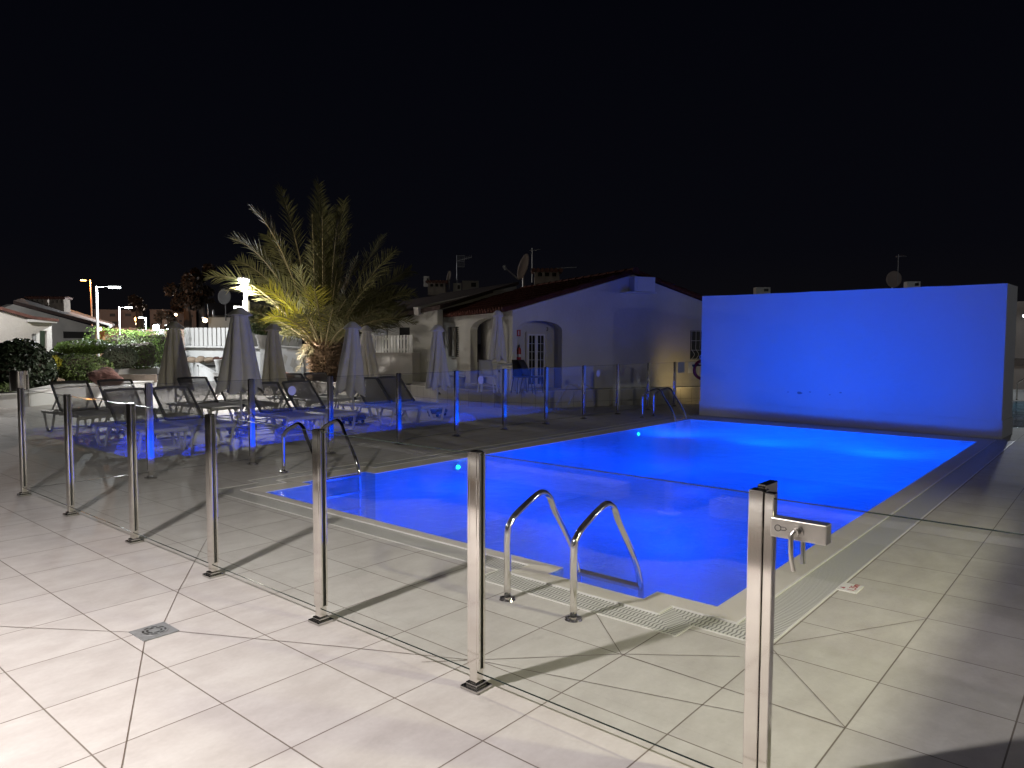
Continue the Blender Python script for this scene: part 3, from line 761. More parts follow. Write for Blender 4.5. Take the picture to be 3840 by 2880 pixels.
for px, d, top, ln, lab, sd, mt, wd, tl in (
    (900, 12.3, 2.14, 1.42, 'largest closed parasol, white with a broad bluish side, between front loungers', 3, 'canvas_blue', 1.25, (.0,.0)),
    (1322, 13.9, 1.95, 1.38, 'closed parasol tinted violet blue, right of the palm trunk', 11, 'canvas_blue', 1.1, (-.04,.03)),
    (1640, 15.3, 1.93, 1.33, 'slim closed parasol tinted blue in front of the louvred window', 5, 'canvas_blue', .95, (.0,.0)),
    (655, 14.4, 1.95, 1.33, 'leftmost closed parasol, beige, in front of the hedges', 8, 'canvas', 1.1, (-.02,.02)),
    (1026, 15.0, 1.93, 1.33, 'brownish closed parasol in shade left of the palm trunk', 21, 'canvas', 1.0, (.0,.0)),
    (1373, 17.7, 1.95, 1.25, 'small beige closed parasol just behind the violet one by the picket fence', 14, 'canvas', .95, (.05,-.02))):
    x, y = pd(px, d); parasol(x, y, top, ln, lab, sd, mt, tilt=tl, wide=wd)

# ------------------------------------------------------------------ terrace and bungalow with the gable
O = Vector((13.17,11.18,.42)); a_ = R(-27); U = Vector((math.cos(a_), math.sin(a_), 0)); V = Vector((-math.sin(a_), math.cos(a_), 0))
def low_wall(name, label, cat, pts, h, m='tiled_wall', thick=.12, cap='pale_stone', group=None, z0=0.0, hs=None):
    """a low wall along ground points; uv runs along it for the tile joints"""
    t = thing(name, label, cat, (pts[0][0], pts[0][1], z0), group)
    bm = bmesh.new(); uvl = bm.loops.layers.uv.new('UVMap'); run = 0; org = Vector((pts[0][0], pts[0][1], z0))
    hs = hs or [h]*len(pts); capm = MB()
    for i in range(len(pts)-1):
        p = Vector((*pts[i], z0)) - org; q = Vector((*pts[i+1], z0)) - org; Ls = (q-p).length; d = (q-p)/Ls; nn = Vector((-d.y, d.x, 0))*thick
        P = [p, q, q+Vector((0,0,hs[i+1])), p+Vector((0,0,hs[i]))]; B = [x+nn for x in P]
        vs = [bm.verts.new(x) for x in P]; vb = [bm.verts.new(x) for x in B]
        f = bm.faces.new(vs)
        for l, uvv in zip(f.loops, ((run,0),(run+Ls,0),(run+Ls,hs[i+1]),(run,hs[i]))): l[uvl].uv = uvv
        bm.faces.new(vb[::-1])
        for k in range(4): bm.faces.new((vs[k], vb[k], vb[(k+1)%4], vs[(k+1)%4]))
        run += Ls
        ov = d*.004
        capm.quad([P[3]-nn*.15+Vector((0,0,.002)), P[2]-nn*.15+Vector((0,0,.002)), P[2]+nn*1.15+Vector((0,0,.002)), P[3]+nn*1.15+Vector((0,0,.002))])
        capm.quad([P[3]-nn*.15+Vector((0,0,.002)), P[2]-nn*.15+Vector((0,0,.002)), P[2]-nn*.15+Vector((0,0,.03)), P[3]-nn*.15+Vector((0,0,.03))])
        capm.quad([P[3]-nn*.15+Vector((0,0,.03)), P[2]-nn*.15+Vector((0,0,.03)), P[2]+nn*1.15+Vector((0,0,.03)), P[3]+nn*1.15+Vector((0,0,.03))])
    me = bpy.data.meshes.new('wall'); bm.to_mesh(me); bm.free(); me.materials.append(M[m])
    o = bpy.data.objects.new('wall', me); col.objects.link(o); o.parent = t
    capm.build('coping', cap, t, loc=(0,0,0), normals=False)
    return t
tp = [(13.25,14.75),(12.97,14.54),(12.67,13.26),(12.74,12.18),(13.06,11.30),(13.37,10.70),(15.38,9.73),(17.59,8.50),(20.2,7.1)]
low_wall('terrace_wall', 'low grey tiled wall carrying the terrace of the gabled bungalow', 'low wall', tp[::-1][::-1], .39, group='low tiled walls')
c = MB(); tpoly = tp + [(24,8),(24,24),(15,24)]
c.poly(tpoly, [], lambda a, b_: Vector((a, b_, .41))); c.build('terrace_floor', 'pale_stone', kind='structure')
# bungalow
bg_ = thing('gable_bungalow', 'white gabled bungalow with arched doorway washed blue by the pool light', 'house', O)
GW, EZ_, AZ = 6.62, 1.90, 2.86           # width, eave and apex heights above the terrace (z=.42)
def arch(s0, s1, zs, zt, n_=12, zb=.0):
    cx_ = (s0+s1)/2; r = (s1-s0)/2
    return [(s0,zb),(s1,zb)] + [(cx_ + r*math.cos(math.pi*k/n_), zs + (zt-zs)*math.sin(math.pi*k/n_)) for k in range(n_+1)]
niche = arch(.11,1.31,1.44,1.66)
niche = [(.11,.02),(1.31,.02)] + niche[2:]
win = [(5.08,.70),(5.95,.70),(5.95,1.47),(5.08,1.47)]
gw = [(0,0),(GW,0),(GW,EZ_),(GW/2,AZ),(0,EZ_)]
c = MB(); c.poly(gw, [niche, win], lambda a, z: U*a + Vector((0,0,z)), V*.22); gwall = c.build('gable_wall', 'stucco', bg_, loc=(0,0,0))
c = MB(); c.poly([(.02,0),(1.5,0),(1.5,2.0),(.02,2.0)], [], lambda a, z: U*a + V*.62 + Vector((0,0,z)), V*.05)
c.quad([U*.0+V*.2, U*.0+V*.64, U*.0+V*.64+Vector((0,0,2)), U*.0+V*.2+Vector((0,0,2))]); c.quad([U*1.40+V*.2, U*1.40+V*.64, U*1.40+V*.64+Vector((0,0,2)), U*1.40+V*.2+Vector((0,0,2))])
c.build('porch_wall', 'stucco', bg_, loc=(0,0,0))
# french door at the back of the porch
def on_gable(s, z, dv): return U*s + V*dv + Vector((0,0,z))
def gb(c, s0, s1, z0, z1, dv, dep):
    c.box(None, (s1-s0, dep, z1-z0), M4=Matrix.Translation(on_gable((s0+s1)/2, (z0+z1)/2, dv)) @ Matrix.Rotation(a_, 4, 'Z'))
c = MB(); ds, de, dz = .60, 1.17, 1.40
gb(c, ds, ds+.05, 0, dz, .58, .07); gb(c, de-.05, de, 0, dz, .58, .07); gb(c, ds+.05, de-.05, dz-.05, dz, .58, .07)
door = c.build('door', 'wood_cream', bg_, loc=(0,0,0)); door['label'] = 'cream french door with small panes'
c = MB(); mid = (ds+de)/2
for s0, s1 in ((ds+.05, mid-.002), (mid+.002, de-.05)):
    gb(c, s0, s0+.035, .02, dz-.05, .585, .04); gb(c, s1-.035, s1, .02, dz-.05, .585, .04)
    gb(c, s0+.035, s1-.035, dz-.09, dz-.05, .585, .04); gb(c, s0+.035, s1-.035, .02, .10, .585, .04)
    gb(c, (s0+s1)/2-.006, (s0+s1)/2+.006, .10, dz-.09, .585, .03)
    for k in range(1, 6): gb(c, s0+.035, s1-.035, .10+k*(dz-.19)/6-.006, .10+k*(dz-.19)/6+.006, .585, .03)
c.build('leaf_frame', 'plain_white', door, loc=(0,0,0))
c = MB(); gb(c, ds+.06, de-.06, .05, dz-.06, .597, .004); c.build('pane', 'window_glass', door, loc=(0,0,0))
c = MB(); gb(c, ds+.06, de-.06, .03, dz-.06, .611, .01); c.build('curtain', 'curtain', door, loc=(0,0,0))
# barred window at the right
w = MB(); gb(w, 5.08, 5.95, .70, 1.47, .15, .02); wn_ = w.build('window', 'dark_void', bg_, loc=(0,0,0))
w = MB()
for k in range(7): s = 5.10+k*.138; w.tube(smooth_path([on_gable(s,1.46,-.03), on_gable(s,1.15,-.03), on_gable(s,.98,-.03), on_gable(s+.03,.84,-.12), on_gable(s,.71,-.03)], 4), .006, 6)
for z in (1.45,1.20,.95,.72): w.bar(on_gable(5.08,z,-.03), on_gable(5.95,z,-.03), .010)
w.build('grille', 'plain_white', wn_, loc=(0,0,0))
# box with shelf under the ridge
c = MB(); gb(c, 3.18, 3.78, 2.42, 2.79, -.14, .26); ab = c.build('vent_box', 'white_paint', bg_, loc=(0,0,0))
c = MB(); gb(c, 3.25, 3.71, 2.46, 2.75, -.275, .012); c.build('hatch', 'plain_white', ab, loc=(0,0,0))
c = MB(); gb(c, 2.92, 3.82, 2.385, 2.41, -.15, .30); c.build('shelf', 'white_paint', ab, loc=(0,0,0))
text('3', .13, 'house_number', 'black', bg_, Matrix.Translation(on_gable(1.20,1.47,.612)) @ Matrix.Rotation(a_, 4, 'Z') @ Matrix.Rotation(R(90), 4, 'X'))
# side wall with arch and louvred window
SL = 6.9
arch2 = [(.30,.02),(3.0,.02)] + arch(.30,3.0,1.46,1.76)[2:]
swin = [(4.02,.70),(5.0,.70),(5.0,1.58),(4.02,1.58)]
c = MB(); c.poly([(.22,0),(SL,0),(SL,EZ_),(.22,EZ_)], [arch2, swin], lambda a, z: V*a + Vector((0,0,z)), U*.2); c.build('side_wall', 'stucco', bg_, loc=(0,0,0))
c = MB(); c.poly([(.66,0),(3.3,0),(3.3,2.0),(.66,2.0)], [], lambda a, z: V*a + U*.42 + Vector((0,0,z)), U*.05); c.build('porch_side_wall', 'stucco', bg_, loc=(0,0,0))
c = MB()
for k in range(15): z = .74 + k*.057; c.bar(V*4.06+U*.10+Vector((0,0,z)), V*4.46+U*.10+Vector((0,0,z)), .03, .012)
for s in (4.04,4.48,4.52,4.98): c.bar(V*s+U*.05+Vector((0,0,.70)), V*s+U*.05+Vector((0,0,1.58)), .035)
c.box(None, (.42,.02,.84), M4=Matrix.Translation(V*4.75+U*.10+Vector((0,0,1.14))) @ Matrix.Rotation(a_+R(90), 4, 'Z'))
sh = c.build('shutter', 'wood_cream', bg_, loc=(0,0,0))
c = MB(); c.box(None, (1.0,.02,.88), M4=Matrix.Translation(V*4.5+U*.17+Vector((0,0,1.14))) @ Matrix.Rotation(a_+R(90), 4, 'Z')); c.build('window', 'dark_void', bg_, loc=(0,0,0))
c = MB(); c.box(None, (.6,.3,.02), M4=Matrix.Translation(V*4.5-U*.0+Vector((0,0,.66))) @ Matrix.Rotation(a_+R(90), 4, 'Z')); c.build('sill', 'pale_stone', bg_, loc=(0,0,0))
# tiled roof: two slopes and rows of barrel tiles
def slope(side):
    """side 0 = towards the pool lounge (left), 1 = right slope"""
    c = MB(); x0 = -.22 if side == 0 else GW+.22; xr = GW/2; z0 = EZ_-.055 ; zr = AZ+.02
    fd = -.10
    sl = (AZ-EZ_)/(GW/2)
    z0 = EZ_ - .22*sl + .02
    nn = Vector((0,0,.05))
    P = [U*x0+V*fd+Vector((0,0,z0)), U*xr+V*fd+Vector((0,0,zr)), U*xr+V*SL+Vector((0,0,zr)), U*x0+V*SL+Vector((0,0,z0))]
    vs = [c.bm.verts.new(p) for p in P]; vb = [c.bm.verts.new(p+nn) for p in P]
    c.bm.faces.new(vs[::-1]); c.bm.faces.new(vb)
    for k in range(4): c.bm.faces.new((vs[k], vs[(k+1)%4], vb[(k+1)%4], vb[k]))
    pitch = .19; k = 0
    y = fd + .09
    while y < SL:
        a = U*x0+V*y+Vector((0,0,z0+.06)); b_ = U*xr+V*y+Vector((0,0,zr+.06)); sgn = -1 if side == 0 else 1
        a = a + U*(.05*sgn) + Vector((0,0,-.05*sl))
        for j in range(9):
            p = a.lerp(b_, j/9); q = a.lerp(b_, (j+1.08)/9)
            rr = [.068, .056]
            c.tube([p+Vector((0,0,.012)), q], .06, 10, radii=rr, cap=(j == 0))
        y += pitch
    return c
r1 = slope(0).build('roof_slope', 'roof_gable', bg_, 'auto', loc=(0,0,0)); r2 = slope(1).build('roof_slope', 'roof_gable', bg_, 'auto', loc=(0,0,0))
c = MB()
for k in range(16): c.tube([U*(GW/2)+V*(-.12+k*.45)+Vector((0,0,AZ+.09)), U*(GW/2)+V*(-.12+(k+1.1)*.45)+Vector((0,0,AZ+.075))], .09, 12, radii=[.095,.08])
c.build('ridge', 'roof_gable', bg_, 'auto', loc=(0,0,0))

# things on the terrace
def plan(px, z, dpt): v = D(px, 1300, dpt); return Vector((v.x, v.y, z))
x, y = pd(1866, 16.9)
parasol(x, y, 2.30, 1.15, 'grey blue closed parasol standing on the terrace by the bungalow corner', 31, 'canvas_blue', z0=.41, base=False, wide=.85)
# fire extinguisher + sign
ex = thing('fire_extinguisher', 'red fire extinguisher hanging beside the arched doorway', 'fire extinguisher', O + on_gable(.40,.66,.54))
c = MB(); c.lathe([(0,0),(.05,0),(.055,.02),(.055,.29),(.045,.33),(.018,.35),(.018,.37),(0,.37)], seg=20); c.build('cylinder', 'red_paint', ex, 'auto', loc=(0,0,0))
c = MB(); c.lathe([(.0555,.12),(.0556,.19)], seg=20); c.build('instruction_band', 'sign_white', ex, loc=(0,0,0))
c = MB(); c.bar((0,0,.36),(0,0,.41),.03); c.bar((0,0,.40),(-.05,-.05,.43),.014); c.tube(smooth_path([(0,0,.38),(-.06,-.03,.36),(-.07,-.03,.25),(-.06,-.03,.12)],4), .008, 8); c.build('valve_and_hose', 'black', ex, loc=(0,0,0))
fs = thing('fire_sign', 'small red fire extinguisher sign beside the arched doorway', 'sign', O + on_gable(.42,1.37,.61))
c = MB(); c.box(None, (.10,.008,.16), M4=Matrix.Rotation(a_, 4, 'Z')); c.build('plate', 'red_paint', fs, loc=(0,0,0))
c = MB(); c.box(None, (.022,.003,.11), M4=Matrix.Translation(-V*.006) @ Matrix.Rotation(a_, 4, 'Z')); c.build('symbol', 'sign_white', fs, loc=(0,0,0))
# white terrace chairs and table
def chair(loc, rz, label, m='white_resin'):
    t = thing('terrace_chair', label, 'chair', loc, 'plastic chairs on the terrace', rz)
    c = MB(); c.box((0,0,.37), (.36,.36,.03), bevel=.012); c.build('seat', m, t, 'auto', loc=(0,0,0))
    c = MB(); rows = []
    for j in range(7):
        z = .38 + j*.062; rows.append([c.bm.verts.new((.17*s*(1-.02*j), -.17 - .012*j*j*.35 + .03*abs(s), z)) for s in (-1,-.5,0,.5,1)])
    for j in range(6):
        for k in range(4): c.bm.faces.new((rows[j][k], rows[j][k+1], rows[j+1][k+1], rows[j+1][k]))
    r = bmesh.ops.solidify(c.bm, geom=c.bm.faces[:], thickness=.015); c.build('backrest', m, t, True, loc=(0,0,0))
    for sx in (-1, 1):
        for sy in (-1, 1):
            MB().tube([(sx*.15,sy*.15,.36),(sx*.19,sy*.20,0)], .014, 8).build('leg', m, t, loc=(0,0,0))
    return t
def round_or_square_table(loc, label, m='white_resin'):
    t = thing('terrace_table', label, 'table', loc)
    MB().box((0,0,.64), (.7,.7,.03), bevel=.01).build('top', m, t, loc=(0,0,0))
    for sx in (-1, 1):
        for sy in (-1, 1): MB().tube([(sx*.28,sy*.28,.63),(sx*.31,sy*.31,0)], .018, 8).build('leg', m, t, loc=(0,0,0))
    return t
vv = plan(1829, .41, 16.85); chair(vv, R(-60), 'white moulded chair with its back to the terrace edge left of the table')
vv = plan(1875, .41, 16.95); round_or_square_table(vv, 'white square table around the foot of the terrace parasol')
vv = plan(1958, .41, 16.5); chair(vv, R(150), 'dark chair before the french door, seen through blue reflections', 'grey_resin')
vv = plan(1994, .41, 16.5); chair(vv, R(-170), 'second dark chair nearer the french door middle', 'grey_resin')
bx = thing('slatted_bench', 'grey slatted bench against the bungalow side wall behind the slim parasol', 'bench', plan(1695, .41, 18.6))
bx.rotation_euler.z = a_ + R(90)
c = MB()
for k in range(4): c.box((0,-.18,.10+k*.10), (1.0,.02,.06))
c.build('backrest', 'galvanised', bx, loc=(0,0,0)); MB().box((0,0,.26), (1.0,.4,.03)).build('seat', 'galvanised', bx, loc=(0,0,0))
for s in (-1,1): MB().box((s*.45,0,.13), (.04,.38,.26)).build('leg', 'galvanised', bx, loc=(0,0,0))

# ------------------------------------------------------------------ neighbouring bungalow behind (left of the gable) with picket fence
def facade(name, label, cat, xl, dl, xr, dr, ytop_l, ytop_r, z0, m, thick=.3, group=None, holes_px=(), part='wall'):
    """upright wall between two surveyed columns, its top edge at the surveyed heights; holes as pixel boxes"""
    A = D(xl, ytop_l, dl); B = D(xr, ytop_r, dr); base = Vector((A.x, A.y, z0)); d = Vector((B.x-A.x, B.y-A.y, 0)); L = d.length; d /= L
    nn = Vector((-d.y, d.x, 0)) * thick
    if nn.dot(base) < 0: nn = -nn
    t = thing(name, label, cat, base, group)
    def onw(px, py):
        r = ray(px, py); nh = nn.normalized(); k = (base - Vector((0,0,H))).dot(nh) / r.dot(nh); p = r*k + Vector((0,0,H))
        return ((p - base).dot(d), p.z - z0)
    holes = []
    for h in holes_px:
        x0, y0, x1, y1 = h; holes.append([onw(x0,y1), onw(x1,y1), onw(x1,y0), onw(x0,y0)])
    c = MB(); c.poly([(0,0),(L,0),(L,B.z-z0),(0,A.z-z0)], holes, lambda a, z: d*a + Vector((0,0,z)), nn); w = c.build(part, m, t, loc=(0,0,0))
    t['_'] = 0; del t['_']
    return t, d, nn.normalized(), onw, L
def slab(t, onw, d, nh, x0, y0, x1, y1, name, m, out=.01, thick=.02):
    """a flat part fixed on a facade between two surveyed corners"""
    a = onw(x0, y1); b_ = onw(x1, y0); c = MB()
    c.box(None, (abs(b_[0]-a[0]), thick, abs(b_[1]-a[1])), M4=Matrix.Translation(d*((a[0]+b_[0])/2) + Vector((0,0,(a[1]+b_[1])/2)) - nh*out) @ Matrix.Rotation(math.atan2(d.y, d.x), 4, 'Z'))
    return c.build(name, m, t, loc=(0,0,0))

# wall with picket fence behind the small parasol
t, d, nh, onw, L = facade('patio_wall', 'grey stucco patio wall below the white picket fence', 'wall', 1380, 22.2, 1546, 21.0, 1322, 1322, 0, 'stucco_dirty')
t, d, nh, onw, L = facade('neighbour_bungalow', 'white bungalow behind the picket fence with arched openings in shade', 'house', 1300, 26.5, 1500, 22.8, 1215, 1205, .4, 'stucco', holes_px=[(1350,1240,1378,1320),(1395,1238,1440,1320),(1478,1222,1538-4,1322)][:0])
for (x0,y0,x1,y1) in ((1405,1236,1455,1320),):
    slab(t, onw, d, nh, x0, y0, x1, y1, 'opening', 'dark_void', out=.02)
t2, d2, nh2, onw2, L2 = facade('side_bungalow', 'long white side wall meeting the gabled bungalow, mottled by palm shadows', 'house', 1497, 21.6, 1640, 21.0, 1195, 1160, .0, 'stucco', thick=.3, holes_px=[])
c = MB(); a0 = onw2(1499,1222); 
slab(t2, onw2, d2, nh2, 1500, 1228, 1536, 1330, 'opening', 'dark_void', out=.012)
def roof_band(t, loc, pts_px, name, m, th=.12):
    """sloping roof panel from four surveyed points (px, py, depth)"""
    P = [D(*p) - Vector(t.location) for p in pts_px]; nn = Vector((0,0,th)); c = MB()
    vs = [c.bm.verts.new(p) for p in P]; vb = [c.bm.verts.new(p+nn) for p in P]
    c.bm.faces.new(vs[::-1]); c.bm.faces.new(vb)
    for k in range(len(P)): c.bm.faces.new((vs[k], vs[(k+1)%len(P)], vb[(k+1)%len(P)], vb[k]))
    return c.build(name, m, t, loc=(0,0,0))
roof_band(t2, None, [(1492,1190,21.4),(1650,1160,20.8),(1945,1068,27.5),(1650,1112,29)], 'roof', 'roof_dark')
roof_band(t, None, [(1290,1213,26.4),(1510,1192,22.5),(1760,1100,31),(1420,1150,36)], 'roof', 'roof_dark')
# pale verge between the two roofs
c = MB(); p0, p1 = D(1560,1166,21.0)-t2.location, D(1930,1084,26.5)-t2.location; c.bar(p0, p1, .22, .16); c.build('verge', 'stucco_dirty', t2, loc=(0,0,0))
# picket fence
pf = thing('picket_fence', 'white wooden picket fence on the patio wall right of the small parasol', 'fence', G(1383,1322,1.30) * 1 if False else D(1383,1322,22.0))
A = D(1383,1322,22.0); B = D(1543,1322,20.9); dd = (B-A); Lp = dd.length; dd /= Lp
hp = (1322-1258)*21.4/2731
for z in (.18*hp, .80*hp):
    c = MB(); c.bar(dd*0-Vector((0,0,-z)), dd*Lp+Vector((0,0,z)), .06, .03); c.build('rail', 'plain_white', pf, loc=(0,0,0))
for k in range(15):
    c = MB(); w_ = .085 if k not in (4, 14) else .13
    c.box(None, (w_,.02,hp), M4=Matrix.Translation(dd*(k*Lp/14) + Vector((0,0,hp/2)) - nh2*.03) @ Matrix.Rotation(math.atan2(dd.y, dd.x), 4, 'Z')); c.build('picket', 'plain_white', pf, loc=(0,0,0))

# chimneys, dishes, antennas on the roofs
def chimney(px, py_top, w_px, h_px, d, label, m='aged_block', cross=False):
    s = d/2731; base = D(px, py_top+h_px, d); t = thing('roof_chimney', label, 'chimney', base, 'roof chimneys', RIGHT)
    W, Hh = w_px*s, h_px*s
    c = MB(); c.box((0,0,Hh*.28), (W*.84,W*.6,Hh*.56))
    for k in range(4): c.box((-W*.36+k*W*.24,0,Hh*.66), (W*.09,W*.6,Hh*.20))
    c.box((0,0,Hh*.80), (W*.84,W*.6,Hh*.08)); c.build('stack', m, t, loc=(0,0,0))
    c = MB(); c.box((0,W*.05,Hh*.66), (W*.7,W*.3,Hh*.2)); c.build('flue', 'dark_void', t, loc=(0,0,0))
    c = MB(); n_ = 7
    for k in range(n_): c.tube([(-W*.46+k*W*.92/(n_-1),-W*.36,Hh*.87),(-W*.46+k*W*.92/(n_-1),0,Hh*.93),(-W*.46+k*W*.92/(n_-1),W*.36,Hh*.87)], W*.075, 8)
    c.build('tile_cap', 'roof_tile', t, loc=(0,0,0))
    return t
chimney(2050,1008,110,72,24.0,'chimney with tiled cap and three slots beside the large dish')
chimney(1640,1052,78,56,30.0,'chimney with tiled cap beside the thin mast on the far left roof')
chimney(152,1112,76,52,42.0,'left one of two dim chimneys on the dark roof above the left bungalow')
chimney(225,1112,66,58,42.0,'right one of two dim chimneys on the dark roof above the left bungalow')
def dish(px, py, d, w_px, h_px, tilt, label, arm=None, mast=60, m='dish_grey'):
    s = d/2731; ctr = D(px, py, d); t = thing('satellite_dish', label, 'satellite dish', ctr, 'satellite dishes on the roofs')
    rx, rz = w_px*s/2, h_px*s/2; Rr = Vector((EX.x, EY.x, 0)).normalized(); Fw = Vector((-EX.z, -EY.z, 0)).normalized()
    c = MB(); rings = []
    tl = R(tilt)
    for j in range(7):
        f = j/6; rg = []
        for k in range(28):
            a = 2*math.pi*k/28; lx = rx*f*math.cos(a); lz = rz*f*math.sin(a)
            x_ = lx*math.cos(tl) + lz*math.sin(tl); z_ = -lx*math.sin(tl) + lz*math.cos(tl)
            rg.append(c.bm.verts.new(Rr*x_ + Vector((0,0,z_)) + Fw*(.12*rz*(f*f-1)*-1)))
        rings.append(rg)
    for j in range(6):
        for k in range(28):
            c.bm.faces.new((rings[j][k], rings[j][(k+1)%28], rings[j+1][(k+1)%28], rings[j+1][k]))
    bmesh.ops.remove_doubles(c.bm, verts=c.bm.verts, dist=1e-5)
    bmesh.ops.solidify(c.bm, geom=c.bm.faces[:], thickness=.02)
    c.build('reflector', m, t, True, loc=(0,0,0))
    MB().tube([Vector((0,0,-rz*.7))+Fw*.1, Vector((0,0,-mast*s))+Fw*.1], .03, 8).build('mast', 'galvanised' if m != 'dish_dark' else 'dish_dark', t, loc=(0,0,0))
    if arm:
        c = MB(); e0 = D(arm[0], arm[1], d)-ctr; e1 = D(arm[2], arm[3], d-.6)-ctr; c.tube([e0, e1], .022, 8); c.bar(e1-Vector((0,0,.03)), e1+Vector((-.1,0,.08)), .07); c.build('feed_arm', 'galvanised', t, loc=(0,0,0))
    return t
dish(1962,1000,24,34,102,17,'large tilted satellite dish with feed arm on the bungalow roof', arm=(1945,1048,1897,1007), mast=75)
dish(1683,1037,30,14,44,12,'slim edge-on satellite dish beside the far left chimney', mast=50)
dish(842,1112,32,50,60,8,'satellite dish half hidden by the left palm fronds', mast=90, m='dish_dark')
dish(3352,1047,27,58,62,8,'dim round satellite dish peeking over the blue wall', mast=40)
def antenna(px, py, d, h_px, label, bars=7, grid=True):
    s = d/2731; t = thing('roof_antenna', label, 'antenna', D(px, py+h_px, d), 'roof antennas', RIGHT)
    MB().tube([(0,0,0),(0,0,h_px*s)], .014, 6).build('mast', 'galvanised', t, loc=(0,0,0))
    c = MB(); W = 34*s; zt = h_px*s*.98
    if grid:
        for k in range(bars): c.bar((.02+W*k/(bars-1)*.8,0,zt-42*s), (.02+W*k/(bars-1)*.8,0,zt), .008)
        for k in (0, .5, 1): c.bar((0,0,zt-42*s*k), (W*.85,0,zt-42*s*k), .010)
        c.bar((0,0,zt-20*s), (W*1.7,-.1,zt-6*s), .014)
        for k in range(5): c.bar((W*(.9+.18*k),-.05,zt-18*s+k*2*s), (W*(.9+.18*k),-.05,zt-6*s+k*2*s), .008)
    else:
        c.bar((-W*.3,0,zt-8*s), (W*.9,0,zt-4*s), .012)
        for k in range(5): c.bar((-W*.2+W*.22*k,-.1,zt-8*s+k*s), (-W*.2+W*.22*k,.1,zt-4*s+k*s), .008)
    c.build('elements', 'galvanised', t, loc=(0,0,0)); return t
antenna(1713,957,30,110,'grid television antenna on a thin mast above the far left roof')
antenna(1995,930,24.5,130,'tall bare mast rising just right of the large dish', grid=False)
antenna(3366,955,27,110,'thin antenna mast standing above the round dish over the blue wall', grid=False)
c = MB(); c.bar(D(2085,1006,24), D(2162,1002,24), .02)
o = c.build('roof_rod', 'galvanised'); tag(o, 'thin horizontal rod sticking out right of the tiled chimney', 'rod')
# small roof-top boxes
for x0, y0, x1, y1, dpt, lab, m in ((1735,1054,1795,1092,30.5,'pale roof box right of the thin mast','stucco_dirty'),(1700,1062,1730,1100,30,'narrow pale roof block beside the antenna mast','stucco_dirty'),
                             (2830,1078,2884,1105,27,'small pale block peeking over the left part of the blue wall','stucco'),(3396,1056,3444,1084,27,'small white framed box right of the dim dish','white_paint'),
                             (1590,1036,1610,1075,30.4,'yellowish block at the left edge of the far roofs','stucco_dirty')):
    A = D(x0,y0,dpt); B = D(x1,y1,dpt)
    t = thing('roof_box', lab, 'roof box', (A+B)/2, 'small blocks on the roofs', RIGHT); w_ = math.hypot(B.x-A.x, B.y-A.y); h_ = A.z-B.z
    MB().box((0,0,0), (w_,w_*.6,h_), bevel=.01).build('body', m, t, loc=(0,0,0)); MB().box((w_*.2,-w_*.31,h_*.1), (w_*.3,.02,h_*.4)).build('opening', 'dark_void', t, loc=(0,0,0))

# ------------------------------------------------------------------ palm planter and back garden
p0 = G(940,1483); p1 = G(1200,1482); p2 = Vector((13.25,14.75,0))
low_wall('palm_planter_wall', 'pale low planter wall in front of the date palm', 'low wall', [(p0.x,p0.y),(p1.x,p1.y),(13.12,14.62)], .36, group='low tiled walls')
c = MB(); c.bm.faces.new([c.bm.verts.new(v_) for v_ in ((p0.x,p0.y,.33),(p1.x,p1.y,.33),(13.12,14.62,.33),(15.2,15.0,.33),(17.2,19.5,.33),(13.5,22.5,.33))]); c.build('planter_soil', 'soil', kind='structure')
# second thin wall line inside the planter (pale ledge under the patio wall)
q0, q1 = D(1375,1412,19.5), D(1640,1440,17.3)
low_wall('ledge_wall', 'low pale ledge wall under the patio wall right of the palm', 'low wall', [(q0.x,q0.y),(13.6,15.2)], .62, m='stucco')

# date palm
PB = D(1215,1428,21.9); PB.z = .33
palm = thing('date_palm', 'broad date palm lit by the white lamp, its lower fronds glowing yellow green', 'palm tree', PB)
TH = 1.0
prof = [(.46,0),(.42,.12),(.36,.3),(.36,.5),(.42,.75),(.48,.95),(.46,1.08),(.3,1.2),(.1,1.27)]
c = MB(); c.lathe(prof, seg=36)
for v_ in c.bm.verts:
    k = random.uniform(.93,1.07); v_.co.x *= k; v_.co.y *= k
core = c.build('trunk', 'trunk_bark', palm, loc=(0,0,0))
c = MB()
for i in range(420):      # old frond bases in spirals
    f = (i+.5)/420; z = f*1.2; th = i*2.39996
    rr = [r for r, zz in prof]; zz = [q for r, q in prof]
    for k in range(len(zz)-1):
        if zz[k] <= z <= zz[k+1]: rad = rr[k] + (rr[k+1]-rr[k])*(z-zz[k])/(zz[k+1]-zz[k]); break
    o_ = Vector((math.cos(th), math.sin(th), 0)); s_ = Vector((-math.sin(th), math.cos(th), 0)); w_ = random.uniform(.04,.07)
    droop = random.uniform(-.06,.10) if f < .6 else random.uniform(.04,.16)
    a = o_*(rad-.03) + Vector((0,0,z)); tip = o_*(rad+random.uniform(.06,.19)) + Vector((0,0,z+droop)) + s_*random.uniform(-.05,.05)
    top = o_*(rad+.02) + Vector((0,0,z+.07))
    v1, v2, v3, v4 = [c.bm.verts.new(p) for p in (a - s_*w_, a + s_*w_, tip, top)]
    c.bm.faces.new((v1, v3, v4)); c.bm.faces.new((v2, v4, v3)); c.bm.faces.new((v1, v2, v3))
c.build('frond_stubs', 'trunk_bark', core, loc=(0,0,0))
